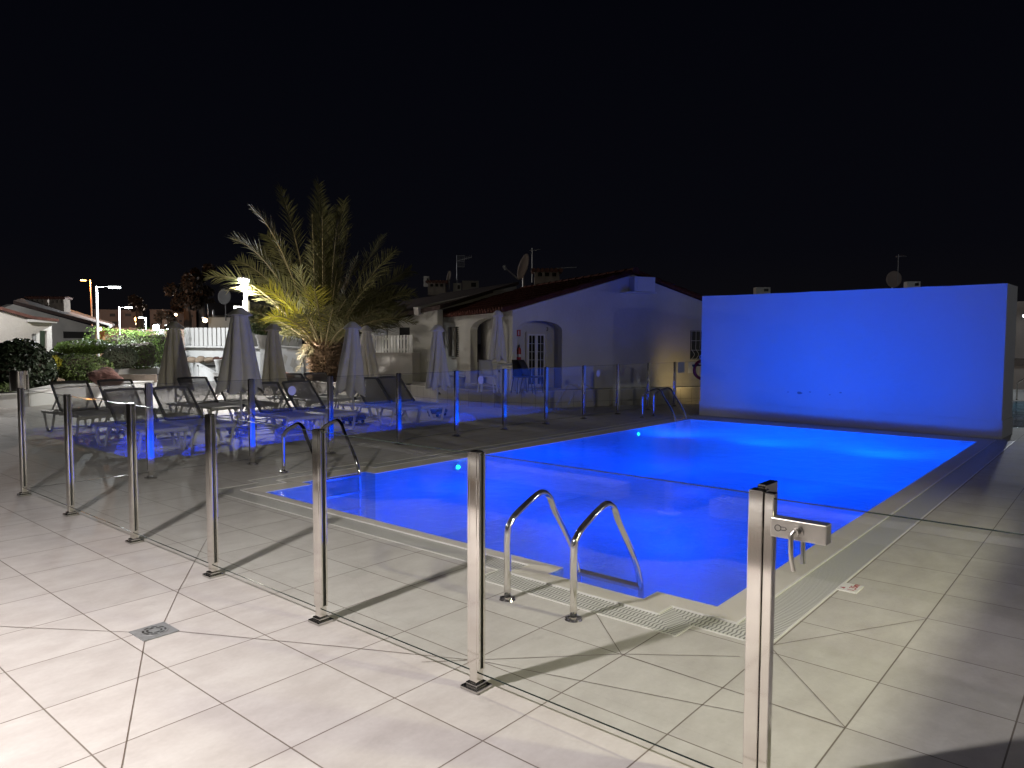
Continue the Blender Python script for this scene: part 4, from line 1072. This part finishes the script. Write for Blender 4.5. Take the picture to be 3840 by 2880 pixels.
def frond(tip, sag, mt, seed, wscale=1.0, start=None, curl=0.0):
    rnd = random.Random(seed)
    th0 = math.atan2(tip.y, tip.x); 
    s0 = start or Vector((math.cos(th0)*.26, math.sin(th0)*.26, TH + rnd.uniform(-.05,.15)))
    mid = s0.lerp(tip, .56) + Vector((0,0,sag))
    pts = []; n_ = 30
    for i in range(n_+1):
        t_ = i/n_; pts.append(s0*(1-t_)**2 + mid*2*t_*(1-t_) + tip*t_*t_)
    Lf = sum((pts[i+1]-pts[i]).length for i in range(n_))
    c = MB(); c.tube(pts, .02, 5, radii=[.034*(1-.86*(i/n_)) for i in range(n_+1)])
    f_stem = len(c.bm.faces); c.bm.faces.ensure_lookup_table()
    for f in c.bm.faces: f.material_index = 1
    nl = int(15.5*Lf)+14
    upw = Vector((0,0,1)); ro = R(rnd.uniform(-55,55)); croll = math.cos(ro); sroll = math.sin(ro)
    for k in range(nl):
        t_ = .16 + .84*k/nl; x_ = t_*n_; i = min(int(x_), n_-1); p = pts[i].lerp(pts[i+1], x_-i); tg = (pts[i+1]-pts[i]).normalized()
        side = tg.cross(upw)
        if side.length < .1: side = Vector((1,0,0))
        side.normalize(); nrm = side.cross(tg).normalized()
        side, nrm = side*croll + nrm*sroll, nrm*croll - side*sroll
        ll = wscale*(.66*math.sin(min(1,(t_-.1)/.35)*math.pi/2)*(1-.55*max(0,(t_-.65)/.35)))*rnd.uniform(.85,1.12)
        for sg in (-1, 1):
            ang = R(rnd.uniform(42,66))*(1-.30*t_)
            dr = (tg*math.cos(ang) + side*sg*math.sin(ang) + nrm*rnd.uniform(-.25,.45)).normalized()
            wv = tg.cross(dr).cross(dr).normalized() if False else dr.cross(nrm).normalized()
            b0 = p + tg*rnd.uniform(-.01,.01); b1 = b0 + dr*ll*.5 + nrm*.01; b2_ = b0 + dr*ll - Vector((0,0,.05*ll + curl*ll))
            hw = .0135
            v = [c.bm.verts.new(q) for q in (b0 - wv*hw*.5, b0 + wv*hw*.5, b1 + wv*hw, b2_, b1 - wv*hw)]
            c.bm.faces.new((v[0], v[1], v[2], v[4])); c.bm.faces.new((v[4], v[2], v[3]))
    return c.build('frond', [mt, 'palm_stem'], palm, loc=(0,0,0), normals=False)
FR = [ # tip px, tip py, depth offset, sag, kind
 (1052,712,.3,.55,0),(1195,690,1.6,.3,0),(1290,752,1.9,.3,0),(950,788,-.5,.75,0),(1000,880,1.2,.5,0),(878,898,-.4,.75,0),(890,980,.8,.6,0),(960,930,1.5,.5,0),
 (785,1040,-1.2,.95,0),(845,1090,-.2,.9,0),(968,1085,-1.9,.75,1),(1005,1195,-1.9,.75,1),(1030,1130,-.6,.6,0),(1310,848,.4,.35,0),(1170,800,-.6,.25,0),(1478,945,.3,.45,0),(1440,890,1.6,.4,0),
 (1540,1015,1.4,.55,0),(1402,1060,-1.2,.45,0),(1548,1105,.2,.6,0),(1588,1192,.8,.62,0),(1365,1215,-1.9,.72,0),(1455,1175,-.9,.66,0),(1480,1215,1.6,.7,0),(1180,1085,-2.1,.35,1),
 (1090,980,.9,.4,0),(1240,930,1.6,.2,0),(1120,1010,-1.2,.4,0),(1265,1010,-1.0,.2,0),(1340,970,1.2,.35,0),(930,1150,1.6,.7,0),(1060,1260,-1.4,.6,0),(1530,1240,1.4,.6,0),(1300,1120,-1.8,.35,0),(1130,1180,-2.2,.5,0),
 (1010,1010,2.0,.5,0),(1400,1130,1.9,.5,0),(1250,1150,-2.0,.2,0),(985,1240,.5,.65,0),(1330,1230,-2.2,.6,0)]
_r = random.Random(77)
for k in range(22):      # fuller crown: more fronds behind and between
    a = math.pi*(.04 + .92*_r.random()); q_ = _r.uniform(.62,.97)
    FR.append((1215 + math.cos(a)*365*q_, 1285 - math.sin(a)*(560*q_)*(.55+.45*math.sin(a)), _r.uniform(-1.2,2.2), _r.uniform(.4,.85), 0))
for i, (px, py, dz_, sag, kd) in enumerate(FR):
    tip = D(px, py, 21.9+dz_) - PB
    frond(tip, sag*tip.length*.30, 'palm_yellow' if kd else 'palm_leaf', 100+i)
# dry hanging fronds
for i, (px, py) in enumerate(((1118,1390),(1150,1330),(1122,1345))):
    frond(D(px, py, 21.2) - PB, .25, 'palm_stem', 300+i, .45)

# leafy masses ------------------------------------------------------------
def bush(name, label, cat, ctr, size, nleaf, leaf, m, seed, box=False, wide=.35, group=None, core=True, rz=0, flowers=()):
    rnd = random.Random(seed); t = thing(name, label, cat, (ctr[0], ctr[1], ctr[2]-size[2]), group, rz)
    sx, sy, sz = size; c = MB()
    def surf():
        while True:
            if box:
                v = Vector((rnd.uniform(-1,1), rnd.uniform(-1,1), rnd.uniform(-1,1))); k = max(abs(v.x), abs(v.y), abs(v.z))
                r = v / k; e = (abs(r.x)**8 + abs(r.y)**8 + abs(r.z)**8) ** (1/8); r = r / e
            else:
                v = Vector((rnd.gauss(0,1), rnd.gauss(0,1), rnd.gauss(0,1))); 
                r = v.normalized()
            return r
    lumps = [(surf(), rnd.uniform(.1,.3)) for _ in range(14)]
    def radius(r): return 1 + sum(a * max(0, r.dot(l.normalized()) - .80) * 2.2 for l, a in lumps) - .06
    for i in range(nleaf):
        r = surf(); k = radius(r) * (1 - abs(rnd.gauss(0, .09)))
        p = Vector((r.x*sx*k, r.y*sy*k, sz + r.z*sz*k))
        if p.z < 0: continue
        nrm = (Vector((r.x/sx, r.y/sy, r.z/sz)).normalized() + Vector((rnd.uniform(-1,1), rnd.uniform(-1,1), rnd.uniform(-.6,1.2)))*.8).normalized()
        a = nrm.cross(Vector((rnd.uniform(-1,1), rnd.uniform(-1,1), rnd.uniform(-1,1)))).normalized(); b_ = nrm.cross(a)
        ll = leaf*rnd.uniform(.6,1.3); w_ = ll*wide
        v = [c.bm.verts.new(q) for q in (p - a*ll*.5, p + b_*w_*.5 + nrm*ll*.06, p + a*ll*.5, p - b_*w_*.5 + nrm*ll*.06)]
        c.bm.faces.new(v)
    c.build('foliage', m, t, loc=(0,0,0), normals=False)
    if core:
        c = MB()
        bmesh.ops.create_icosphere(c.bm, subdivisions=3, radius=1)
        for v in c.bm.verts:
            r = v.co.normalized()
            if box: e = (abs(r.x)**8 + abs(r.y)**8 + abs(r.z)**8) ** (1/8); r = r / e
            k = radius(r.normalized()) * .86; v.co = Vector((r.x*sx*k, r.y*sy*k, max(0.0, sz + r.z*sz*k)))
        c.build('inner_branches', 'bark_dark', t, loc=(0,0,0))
    for fx, fy, fz, fm in flowers:
        c = MB()
        for k in range(5):
            a0 = k*1.2566; c.bm.faces.new([c.bm.verts.new(Vector((fx,fy,fz)) + Vector(q)) for q in ((0,0,0),(math.cos(a0-.5)*.05,.01,math.sin(a0-.5)*.05),(math.cos(a0)*.08,0,math.sin(a0)*.08),(math.cos(a0+.5)*.05,.01,math.sin(a0+.5)*.05))])
        o_ = c.build('flower', fm, t, loc=(0,0,0)); 
    return t
def bush_px(x0, y0, x1, y1, d, depth=1.0, **kw):
    """bush that fills a surveyed box at a distance"""
    A = D(x0, y0, d); B = D(x1, y1, d); cx_ = (A+B)/2; w_ = math.hypot(A.x-B.x, A.y-B.y)/2; h_ = (A.z-B.z)/2
    cpos = D((x0+x1)/2, (y0+y1)/2, d + depth*.5)
    return bush(ctr=(cpos.x, cpos.y, cpos.z), size=(w_, depth, h_), rz=RIGHT, **kw)
bush_px(-70,1268,188,1520,18.6,.9, name='hibiscus_bush', label='big dark hibiscus bush with pink flower above the steel bin', cat='bush', nleaf=5200, leaf=.13, m='leaf_dark', seed=1, wide=.6, group='bushes of the left planter',
        flowers=[(.12,-.95,.78,'flower_pink')])
bush_px(-60,1425,70,1525,18.0,.5, name='low_shrub', label='low green shrub behind the steel bin at the left edge', cat='shrub', nleaf=1300, leaf=.09, m='hedge_leaf', seed=12, wide=.5, group='bushes of the left planter', flowers=[])
bush_px(190,1318,415,1480,21,.9, name='garden_shrub', label='dense glossy green shrub behind the brown lava rock', cat='shrub', nleaf=5200, leaf=.11, m='hedge_leaf', seed=2, wide=.3, group='bushes of the left planter')
bush_px(235,1272,420,1330,25,1.2, name='garden_hedge', label='pale green feathery hedge around the nearer white lamp post', cat='hedge', nleaf=3000, leaf=.15, m='hedge_bright', seed=3, wide=.25, group='hedges by the path')
bush_px(395,1292,505,1385,24,.8, name='sage_shrub', label='grey green shrub right of the brown lava rock', cat='shrub', nleaf=3000, leaf=.12, m='leaf_sage', seed=4, wide=.25, group='bushes of the left planter')
bush_px(458,1248,596,1368,30,1.6, name='clipped_hedge', label='rounded clipped hedge brightly lit on top under the second lamp', cat='hedge', nleaf=6500, leaf=.10, m='hedge_bright', seed=5, box=True, wide=.35, group='hedges by the path')
bush_px(465,1280,560,1382,27.5,.8, name='clipped_hedge', label='darker clipped hedge just in front of the brightly lit rounded one', cat='hedge', nleaf=3000, leaf=.10, m='hedge_leaf', seed=6, box=True, wide=.35, group='hedges by the path')
bush_px(588,1272,640,1345,33,.8, name='variegated_shrub', label='small grey leaved shrub between the rounded hedge and the left parasol', cat='shrub', nleaf=1200, leaf=.12, m='leaf_sage', seed=7, wide=.4)
bush_px(198,1300,250,1360,26,.5, name='dark_shrub', label='dark shrub against the dim wall left of the feathery hedge', cat='shrub', nleaf=900, leaf=.12, m='leaf_dark', seed=9, wide=.4)
bush_px(928,1165,1110,1262,27,1.4, name='ficus_tree', label='dark green leafy tree behind the lower left palm fronds', cat='tree', nleaf=4200, leaf=.16, m='hedge_leaf', seed=8, wide=.45)
c = bush_px(178,1335,215,1385,20,.3, name='croton', label='little yellow green croton between the two big bushes', cat='plant', nleaf=260, leaf=.16, m='palm_yellow', seed=10, wide=.35, core=False)
# far trees
def far_tree(px, y_top, y_crown, y_base, d, w_px, label, seed, m='leaf_far', nleaf=2600):
    s = d/2731; base = D(px, y_base, d); t = thing('garden_tree', label, 'tree', base, 'dark trees against the night sky', RIGHT)
    hh = (y_base-y_top)*s; hc = (y_base-y_crown)*s; rnd = random.Random(seed)
    MB().tube([(0,0,-.5),(.1,0,hc*.5),(0,0,hc),(.05,0,hh*.8)], .3, 8, radii=[.45,.36,.3,.1]).build('trunk', 'bark_dark', t, loc=(0,0,0))
    c = MB(); W = w_px*s/2
    cl = [(Vector((rnd.uniform(-1,1)*W*.75, rnd.uniform(-1,1)*W*.6, hc + rnd.random()*(hh-hc))), rnd.uniform(.25,.5)*W) for _ in range(14)]
    for i in range(nleaf):
        q, r = rnd.choice(cl); v = Vector((rnd.gauss(0,1), rnd.gauss(0,1), rnd.gauss(0,.8))); v = v.normalized()*r*rnd.random()**.4; p = q+v
        a = Vector((rnd.uniform(-1,1), rnd.uniform(-1,1), rnd.uniform(-1,1))).normalized(); b_ = a.cross(Vector((rnd.uniform(-1,1), rnd.uniform(-1,1), 1))).normalized(); k = .24
        c.bm.faces.new([c.bm.verts.new(x) for x in (p-a*k, p+b_*k*.5, p+a*k, p-b_*k*.5)])
    c.build('crown', m, t, loc=(0,0,0), normals=False); return t
far_tree(702,1020,1150,1250,70,120,'tall dark conifer behind the leftmost parasol, faintly lit orange',41)
far_tree(758,990,1150,1250,72,110,'second dark conifer right of the first behind the slatted panels',42)
far_tree(622,1175,1200,1260,66,70,'low dark tree before the pinkish apartment block',43, nleaf=900)
far_tree(522,1120,1165,1262,75,60,'slim dark tree between the two pinkish apartment blocks',44, nleaf=900)

# ------------------------------------------------------------------ left side: planters, bin, bungalow
A = G(-80,1538); B = G(118,1524); C_ = G(250,1510); E_ = G(625,1456)
low_wall('planter_wall', 'low white planter wall behind the round steel bin and left loungers', 'low wall', [(A.x,A.y),(B.x,B.y),(C_.x,C_.y),(E_.x,E_.y)], .4, m='white_paint', thick=.35, cap='white_paint', hs=[.30,.32,.42,.24], group='white garden walls')
c = MB(); pts = [A, B, C_, E_, D(640,1400,32), D(200,1400,42), D(-300,1400,30)]
c.bm.faces.new([c.bm.verts.new((p.x, p.y, .25)) for p in pts]); c.build('planter_soil', 'soil', kind='structure')
# white stepped blocks by the path
def block(name, label, x0, x1, ytop, ybase, z0, m, depth=.8, cap=None, sink=.0):
    A = G(x0, ybase, z0); B = G(x1, ybase, z0); t = thing(name, label, 'planter', (*((A+B)/2).xy, z0), 'white garden walls')
    dpt = (H-z0)*2731/(ybase-1272); h = (ybase-ytop)*dpt/2731; w_ = (B-A).length; ang = math.atan2((B-A).y, (B-A).x)
    c = MB(); c.box(None, (w_, depth, h), M4=Matrix.Rotation(ang, 4, 'Z') @ Matrix.Translation((0, depth/2, h/2)), bevel=.01); c.build('body', m, t, loc=(0,0,0))
    return t
block('white_planter', 'white planter block lit under the grey green shrub', 445, 590, 1380, 1404, .25, 'white_paint', 1.2)
block('ramp_side', 'brownish shaded panel of the ramp in front of the white planter block', 440, 585, 1404, 1434, .25, 'aged_block', .1)
block('step_block', 'white step block by the path right of the clipped hedges', 545, 612, 1345, 1380, .25, 'white_paint', 1.5)
# curved path wall
pts = [G(700,1398), G(735,1410), G(768,1424), G(800,1432), G(850,1434), G(990,1434)]
low_wall('path_wall', 'curved white wall bordering the path between the leftmost and largest parasols', 'low wall', [(p.x,p.y) for p in pts], .5, m='white_paint', cap='white_paint', hs=[.62,.55,.45,.33,.30,.30], group='white garden walls')
t = thing('water_feature', 'dark glazed box basin behind the curved white path wall', 'basin', G(780,1420))
p = D(782,1392,31) - Vector(t.location); MB().box(None, (.75,.3,.42), M4=Matrix.Translation(p) @ Matrix.Rotation(RIGHT, 4, 'Z')).build('tank', 'kerb_grey', t, loc=(0,0,0))
MB().box(None, (.8,.4,.06), M4=Matrix.Translation(p+Vector((0,0,.24))) @ Matrix.Rotation(RIGHT, 4, 'Z')).build('rim', 'black', t, loc=(0,0,0))
def rock(px, py, d, w, label, m='rock', seed=1, name='rock', grp='rocks on the wall'):
    rnd = random.Random(seed); t = D(px, py, d); c = MB(); bmesh.ops.create_icosphere(c.bm, subdivisions=4, radius=1)
    lp = [(Vector((rnd.gauss(0,1), rnd.gauss(0,1), rnd.gauss(0,1))).normalized(), rnd.uniform(-.25,.35)) for _ in range(26)]
    for v in c.bm.verts:
        r = v.co.normalized(); k = 1 + sum(a*max(0, r.dot(l)-.75)*2.5 for l, a in lp) + rnd.uniform(-.02,.02); v.co = Vector((r.x*w[0]*k, r.y*w[1]*k, r.z*w[2]*k))
    o = c.build(name, m); o.location = t; o.rotation_euler.z = RIGHT; tag(o, label, 'rock', grp); return o
rock(395,1415,19.6,(.36,.3,.24),'rough dark red lava boulder beside the glossy shrub','lava_rock',5,'lava_boulder',None)
for i, (px, w_, lab) in enumerate(((722,.24,'pale rough rock at the left end of the rock row'),(752,.26,'rough rock second in the row on the low wall'),(785,.22,'brown rock in the middle of the row on the low wall'),(812,.2,'dark rock near the white pot in the rock row'),(836,.2,'darkest rock at the right end of the rock row'))):
    rock(px, 1349, 32.2, (w_,.2,.13), lab, 'rock' if i < 3 else 'lava_rock', 20+i)
rock(1082,1412,21.5,(.17,.15,.10),'small reddish rock at the foot of the palm planter','lava_rock',31)
rock(205,1428,20,(.22,.2,.10),'pale stone lying under the hibiscus bush','rock',33,grp=None)
# round steel bin on two posts
bp = G(75,1525); t = thing('steel_bin', 'round polished steel bin on two posts before the hibiscus bush', 'bin', bp); s = bp.xy.length/2731*1.0
dpt = bp.dot(Vector((.7608,.6463,0))); s = dpt/2731
rr = 30*s; z1 = (1525-1390)*s; z0 = (1525-1464)*s; Rr = Vector((EX.x, EY.x, 0)).normalized()
MB().lathe([(0,z0),(rr,z0),(rr,z1),(rr*.92,z1),(rr*.92,z0+.03),(0,z0+.03)], seg=36).build('drum', 'polished_steel', t, 'auto', loc=(0,0,0))
for sg in (-1, 1):
    p = Rr*(sg*rr*1.13); MB().tube([p, p+Vector((0,0,(1525-1405)*s))], .02, 10).build('post', 'polished_steel', t, 'auto', loc=(0,0,0))
    MB().lathe([(0,.012),(.05,.012),(.05,0)], c=p, seg=16).build('foot', 'polished_steel', t, loc=(0,0,0))
    q = MB(); q.tube([p+Vector((0,0,z0+.03)), Rr*(sg*rr*.9)+Vector((0,0,z0+.03))], .025, 10); q.build('bracket', 'polished_steel', t, loc=(0,0,0))

# left bungalow
t, d, nh, onw, L = facade('left_bungalow', 'white bungalow with red tiled edge and arched opening behind the hibiscus', 'house', -160, 25, 193, 27, 1180, 1204, 0, 'stucco', holes_px=[(149,1240,176,1328)])
w = onw
c = MB(); pts2 = [w(-160,1180), w(193,1204), w(193,1175), w(10,1166), w(-160,1165)]
g0 = [w(-160,1182), w(193,1206), w(118,1196), w(0,1163), w(-160,1120)]
c.poly([g0[0], g0[1], g0[2], g0[3], g0[4]], [], lambda a, z: d*a + Vector((0,0,z)) + nh*.02, nh*.25); c.build('gable', 'stucco', t, loc=(0,0,0))
q = lambda px, py, o_: (lambda a: d*a[0] + Vector((0,0,a[1])) + nh*o_)(w(px, py))
c = MB()
for a, b_ in (((-160,1112),(0,1158)), ((0,1158),(118,1192)), ((118,1192),(212,1202))):
    c.bar(q(*a,-.12), q(*b_,-.12), .10, .45)
c.build('tile_edge', 'roof_tile', t, loc=(0,0,0))
c = MB(); c.bar(q(98,1202,-.10), q(206,1208,-.10), .09, .40); c.build('eave_beam', 'white_paint', t, loc=(0,0,0))
c = MB()
for px in (122, 131):
    for k in range(9): c.bar(q(px-3,1254+k*5,-.03), q(px+3,1252+k*5,-.03), .02, .03)
c.build('wall_vent', 'dark_void', t, loc=(0,0,0))
c = MB(); c.box(None, (.5,.04,1.4), M4=Matrix.Translation(q(162,1285,.45)) @ Matrix.Rotation(math.atan2(d.y,d.x), 4, 'Z')); c.build('door', 'leaf_dark', t, loc=(0,0,0))
# wing behind it with long sloping roof
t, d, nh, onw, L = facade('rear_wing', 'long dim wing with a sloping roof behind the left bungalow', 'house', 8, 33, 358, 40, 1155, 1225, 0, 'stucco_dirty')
w = onw
q = lambda px, py, o_: (lambda a: d*a[0] + Vector((0,0,a[1])) + nh*o_)(w(px, py))
c = MB(); c.poly([w(8,1156), w(358,1226), w(50,1141)], [], lambda a, z: d*a + Vector((0,0,z)) - nh*.003, nh*.3); c.build('gable', 'stucco_dirty', t, loc=(0,0,0))
roof_band(t, None, [(50,1140,33.9),(408,1232,41),(430,1222,52),(110,1120,46)], 'roof', 'roof_dark', .16)
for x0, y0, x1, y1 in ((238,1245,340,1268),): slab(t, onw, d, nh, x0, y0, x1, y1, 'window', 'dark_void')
# orange wall
t, d, nh, onw, L = facade('orange_wall', 'garden wall lit orange by the street lamp behind the hedges', 'wall', 355, 50, 516, 56, 1229, 1230, -.2, 'sodium_lit_orange')
for px in (392,440,488): slab(t, onw, d, nh, px-3, 1228, px+3, 1290, 'pier', 'sodium_lit_orange', .05, .1)
light('wall_lamp_light', 'POINT', D(373,1234,48.8), 160, (1.0,.42,.15), shadow_soft_size=.2)
gl = thing('globe_lamp', 'small round lamp glowing warm at the left end of the orange wall', 'lamp', D(373,1234,49.3)); c = MB(); bmesh.ops.create_uvsphere(c.bm, u_segments=16, v_segments=10, radius=.15); c.build('globe', 'lamp_warm', gl, True, loc=(0,0,0))
MB().bar((0,0,-.12), (0,.5,-.2), .05).build('bracket', 'black', gl, loc=(0,0,0))
# bluish white wall and panels
t, d, nh, onw, L = facade('boundary_wall', 'bluish white smooth boundary wall behind the leftmost parasol', 'wall', 512, 60, 702, 56, 1235, 1235, -.2, 'white_paint')
slab(t, onw, d, nh, 625, 1236, 627, 1300, 'joint', 'kerb_grey', .012, .01)
t, d, nh, onw, L = facade('retaining_wall', 'plain white retaining wall under the ribbed panel screen', 'wall', 694, 33, 1000, 31, 1298, 1302, -.2, 'white_paint', .4)
c = MB(); a0, a1 = onw(692,1299), onw(1000,1303); c.bar(d*a0[0]+Vector((0,0,a0[1]))-nh*.03, d*a1[0]+Vector((0,0,a1[1]))-nh*.03, .07, .5); c.build('coping', 'plain_white', t, loc=(0,0,0))
t, d, nh, onw, L = facade('panel_screen', 'ribbed white panel screen on the retaining wall left of the lamp', 'screen', 703, 33.3, 885, 32, 1232, 1229, 1.2, 'plain_white', .06)
for k in range(11):
    px = 706 + k*16.6; slab(t, onw, d, nh, px, 1229, px+11, 1296, 'rib', 'plain_white', .07, .07)
slab(t, onw, d, nh, 701, 1230, 706, 1299, 'post', 'white_paint', .08, .1)
# building with black pitched roof
t, d, nh, onw, L = facade('black_roof_house', 'pale house with a black pitched roof behind the ribbed panel screen', 'house', 781, 44, 1110, 44, 1190, 1190, 0, 'stucco')
roof_band(t, None, [(781,1190,43.8),(1110,1190,43.8),(1090,1140,50),(777,1142,50)], 'roof', 'black', .1)
p_ = D(800,1188,43.6)-Vector(t.location); MB().tube([p_, p_+Vector((0,0,.4))], .06, 8).build('flue', 'galvanised', t, loc=(0,0,0))
# wall right of the brown parasol, with balustrade, pot
t, d, nh, onw, L = facade('stair_wall', 'patchy white wall between the brown parasol and the palm trunk', 'wall', 975, 27, 1178, 25.5, 1303, 1312, 0, 'white_paint', .3)
slab(t, onw, d, nh, 1140, 1300, 1143, 1420, 'joint', 'kerb_grey', .012, .02)
c = MB()
for (px,py) in ((1068,1348),(1098,1360),(1108,1378)):
    a = onw(px,py); c.box(None, (.18,.004,.32), M4=Matrix.Translation(d*a[0]+Vector((0,0,a[1]))-nh*.006) @ Matrix.Rotation(math.atan2(d.y,d.x), 4, 'Z') @ Matrix.Rotation(R(25), 4, 'Y'))
c.build('dull_patch', 'pale_stone', t, loc=(0,0,0))  # slanted patches slightly darker than the wall
bal = thing('stair_railing', 'white metal railing sloping down towards the palm trunk', 'railing', D(1046,1300,26.3))
A0, A1, B0, B1 = [D(x,y,dd_)-Vector(bal.location) for x,y,dd_ in ((1046,1255,26.3),(1131,1275,25.7),(1046,1304,26.3),(1131,1315,25.7))]
for k, (a, b_) in enumerate(((A0,A1),(A0.lerp(B0,.86),A1.lerp(B1,.70)))):
    MB().bar(a, b_, .05).build('rail', 'white_paint', bal, loc=(0,0,0))
for k in range(27): MB().bar(A0.lerp(A1,k/26), B0.lerp(B1,k/26), .02).build('baluster', 'white_paint', bal, loc=(0,0,0))
def pot(px, py_top, py_bot, d, w_px, label):
    s = d/2731; base = D(px, py_bot, d); t = thing('white_pot', label, 'flower pot', base, 'white garden pots'); h = (py_bot-py_top)*s; w_ = w_px*s/2
    MB().lathe([(0,0),(w_*.62,0),(w_*.66,h*.3),(w_*.78,h*.7),(w_*.98,h*.86)], seg=28).build('body', 'plain_white', t, 'auto', loc=(0,0,0))
    MB().lathe([(w_,h*.86),(w_*1.03,h*.88),(w_*1.03,h),(w_*.9,h),(w_*.85,h*.86)], seg=28).build('rim', 'plain_white', t, 'auto', loc=(0,0,0)); return t
pot(982,1257,1308,26.8,46,'big white flared pot on the wall beside the brown parasol')
pot(823,1348,1402,30.5,36,'white pot beside the dark rocks left of the largest parasol')

# far apartment blocks
def block_far(xl, xr, yt, yb, d, label, wins, m='far_wall_pink'):
    t, dd_, nh_, onw_, L_ = facade('apartment_block', label, 'apartment building', xl, d, xr, d+2, yt, yt+2, -1, m, 6, 'far apartment blocks')
    for (x0,y0,x1,y1) in wins: slab(t, onw_, dd_, nh_, x0, y0, x1, y1, 'window', 'dark_void', .02, .05)
    slab(t, onw_, dd_, nh_, xl, yt-1, xr, yt+2, 'parapet', m, .1, .3)
    return t, onw_, dd_, nh_
block_far(352,512,1164,1262,95,'dim pinkish apartment block behind the two lamp posts',[(412,1176,432,1187),(470,1176,492,1186),(380,1205,398,1217),(420,1206,440,1218)])
t, onw_, dd_, nh_ = block_far(562,735,1164,1262,98,'wide pinkish apartment block behind the dark conifers',[(x,1180,x+8,1190) for x in range(620,640,10)]+[(656,1200,666,1208),(672,1200,682,1208),(710,1181,724,1190),(600,1205,612,1214)])
for px, py, s_, m_, lab in ((643,1182,.10,'lamp_warm','tiny warm light on the left of the far block upper floor'),(659,1180,.12,'lamp_warm','tiny bright light on the right of the far block upper floor'),(514,1197,.2,'lamp_sodium','orange light between the two far apartment blocks'),
                       (585,1228,.24,'lamp_hot','bright white light low behind the boundary wall'),(769,1201,.14,'lamp_warm','warm light at the gable of the black roofed house'),(632,1230,.2,'lamp_hot','small white light just left of the first parasol top'),(514,1214,.12,'lamp_warm','small warm light below the orange far light')):
    g_ = thing('distant_lamp', lab, 'lamp', D(px, py, 58 if m_ == 'lamp_hot' else 43 if px == 769 else 90), 'distant lights')
    k = 90/60 if m_ != 'lamp_hot' and px != 769 else 1
    c = MB(); bmesh.ops.create_uvsphere(c.bm, u_segments=12, v_segments=8, radius=s_*k); c.build('bulb', m_, g_, True, loc=(0,0,0)); MB().box((0,0,s_*k*1.1), (s_*2*k,s_*2*k,s_*.4*k)).build('cap', 'black', g_, loc=(0,0,0))
light('far_flood', 'POINT', D(640,1205,80), 1200, (1.0,.80,.68), shadow_soft_size=.3)
light('far_flood', 'POINT', D(450,1210,78), 600, (1.0,.72,.6), shadow_soft_size=.3)

# ------------------------------------------------------------------ right edge, beyond the blue wall
t, d, nh, onw, L = facade('dark_building', 'dark building with a band at mid height beyond the right end of the blue wall', 'house', 3700, 24, 4100, 20, 1135, 1120, 0, 'stucco_dirty')
slab(t, onw, d, nh, 3700, 1352, 4100, 1364, 'band', 'black', .1, .3)
gl = thing('wall_lamp', 'bright wall lamp at the right edge beside the blue wall', 'lamp', D(3846,1186,19)); MB().box((0,0,0), (.22,.1,.03)).build('tube', 'lamp_white', gl, loc=(0,0,0)); MB().box((0,.0,.03), (.26,.12,.02)).build('housing', 'white_metal', gl, loc=(0,0,0))
light('wall_lamp_light', 'POINT', D(3850,1190,18.2), 110, (.9,.95,1.0), shadow_soft_size=.05)
k0 = G(3795,1500); k1 = G(3980,1495)
low_wall('pool_kerb', 'white kerb of the second pool at the right edge', 'kerb wall', [(k0.x,k0.y),(k1.x,k1.y)], .25, m='white_paint', cap='white_paint')
c = MB(); q_ = [G(3785,1605), G(4000,1600), G(4000,1506), G(3790,1506)]
c.bm.faces.new([c.bm.verts.new((p.x, p.y, .012)) for p in q_]); c.build('second_pool_water', 'water_far', kind='structure')
ladder('dark pool ladder of the second pool at the right edge', tuple(G(3812,1500).xy), (-.76,-.65), (.65,-.76), .4)

# life ring on its stand, left of the blue wall
lr = thing('life_ring', 'red life ring hanging on a fence post at the left edge of the blue wall', 'life ring', D(2632,1370,16.6))
c = MB(); pts = [(EX.x*.0+.02*math.cos(k*math.pi/12), .17*math.sin(k*math.pi/12)*0, 0) for k in range(1)]
Rr = Vector((EX.x, EY.x, 0)).normalized()
c.tube([Rr*(.17*math.cos(k*math.pi/12)) + Vector((0,0,.20*math.sin(k*math.pi/12)-.1)) for k in range(25)], .035, 10, cap=False); c.build('ring', 'red_paint', lr, True, loc=(0,0,0))
c = MB(); c.bar(Vector((0,0,0)), -Rr*.22, .035); c.bar(-Rr*.2+Vector((0,0,-.03)), -Rr*.08+Vector((0,0,.03)), .06); c.build('bracket', 'black', lr, loc=(0,0,0))
c = MB(); c.tube(smooth_path([(0,0,.1), -Rr*.05+Vector((0,0,.2)), Rr*.05+Vector((0,0,.28))], 4), .012, 6); c.build('rope', 'plain_white', lr, loc=(0,0,0))
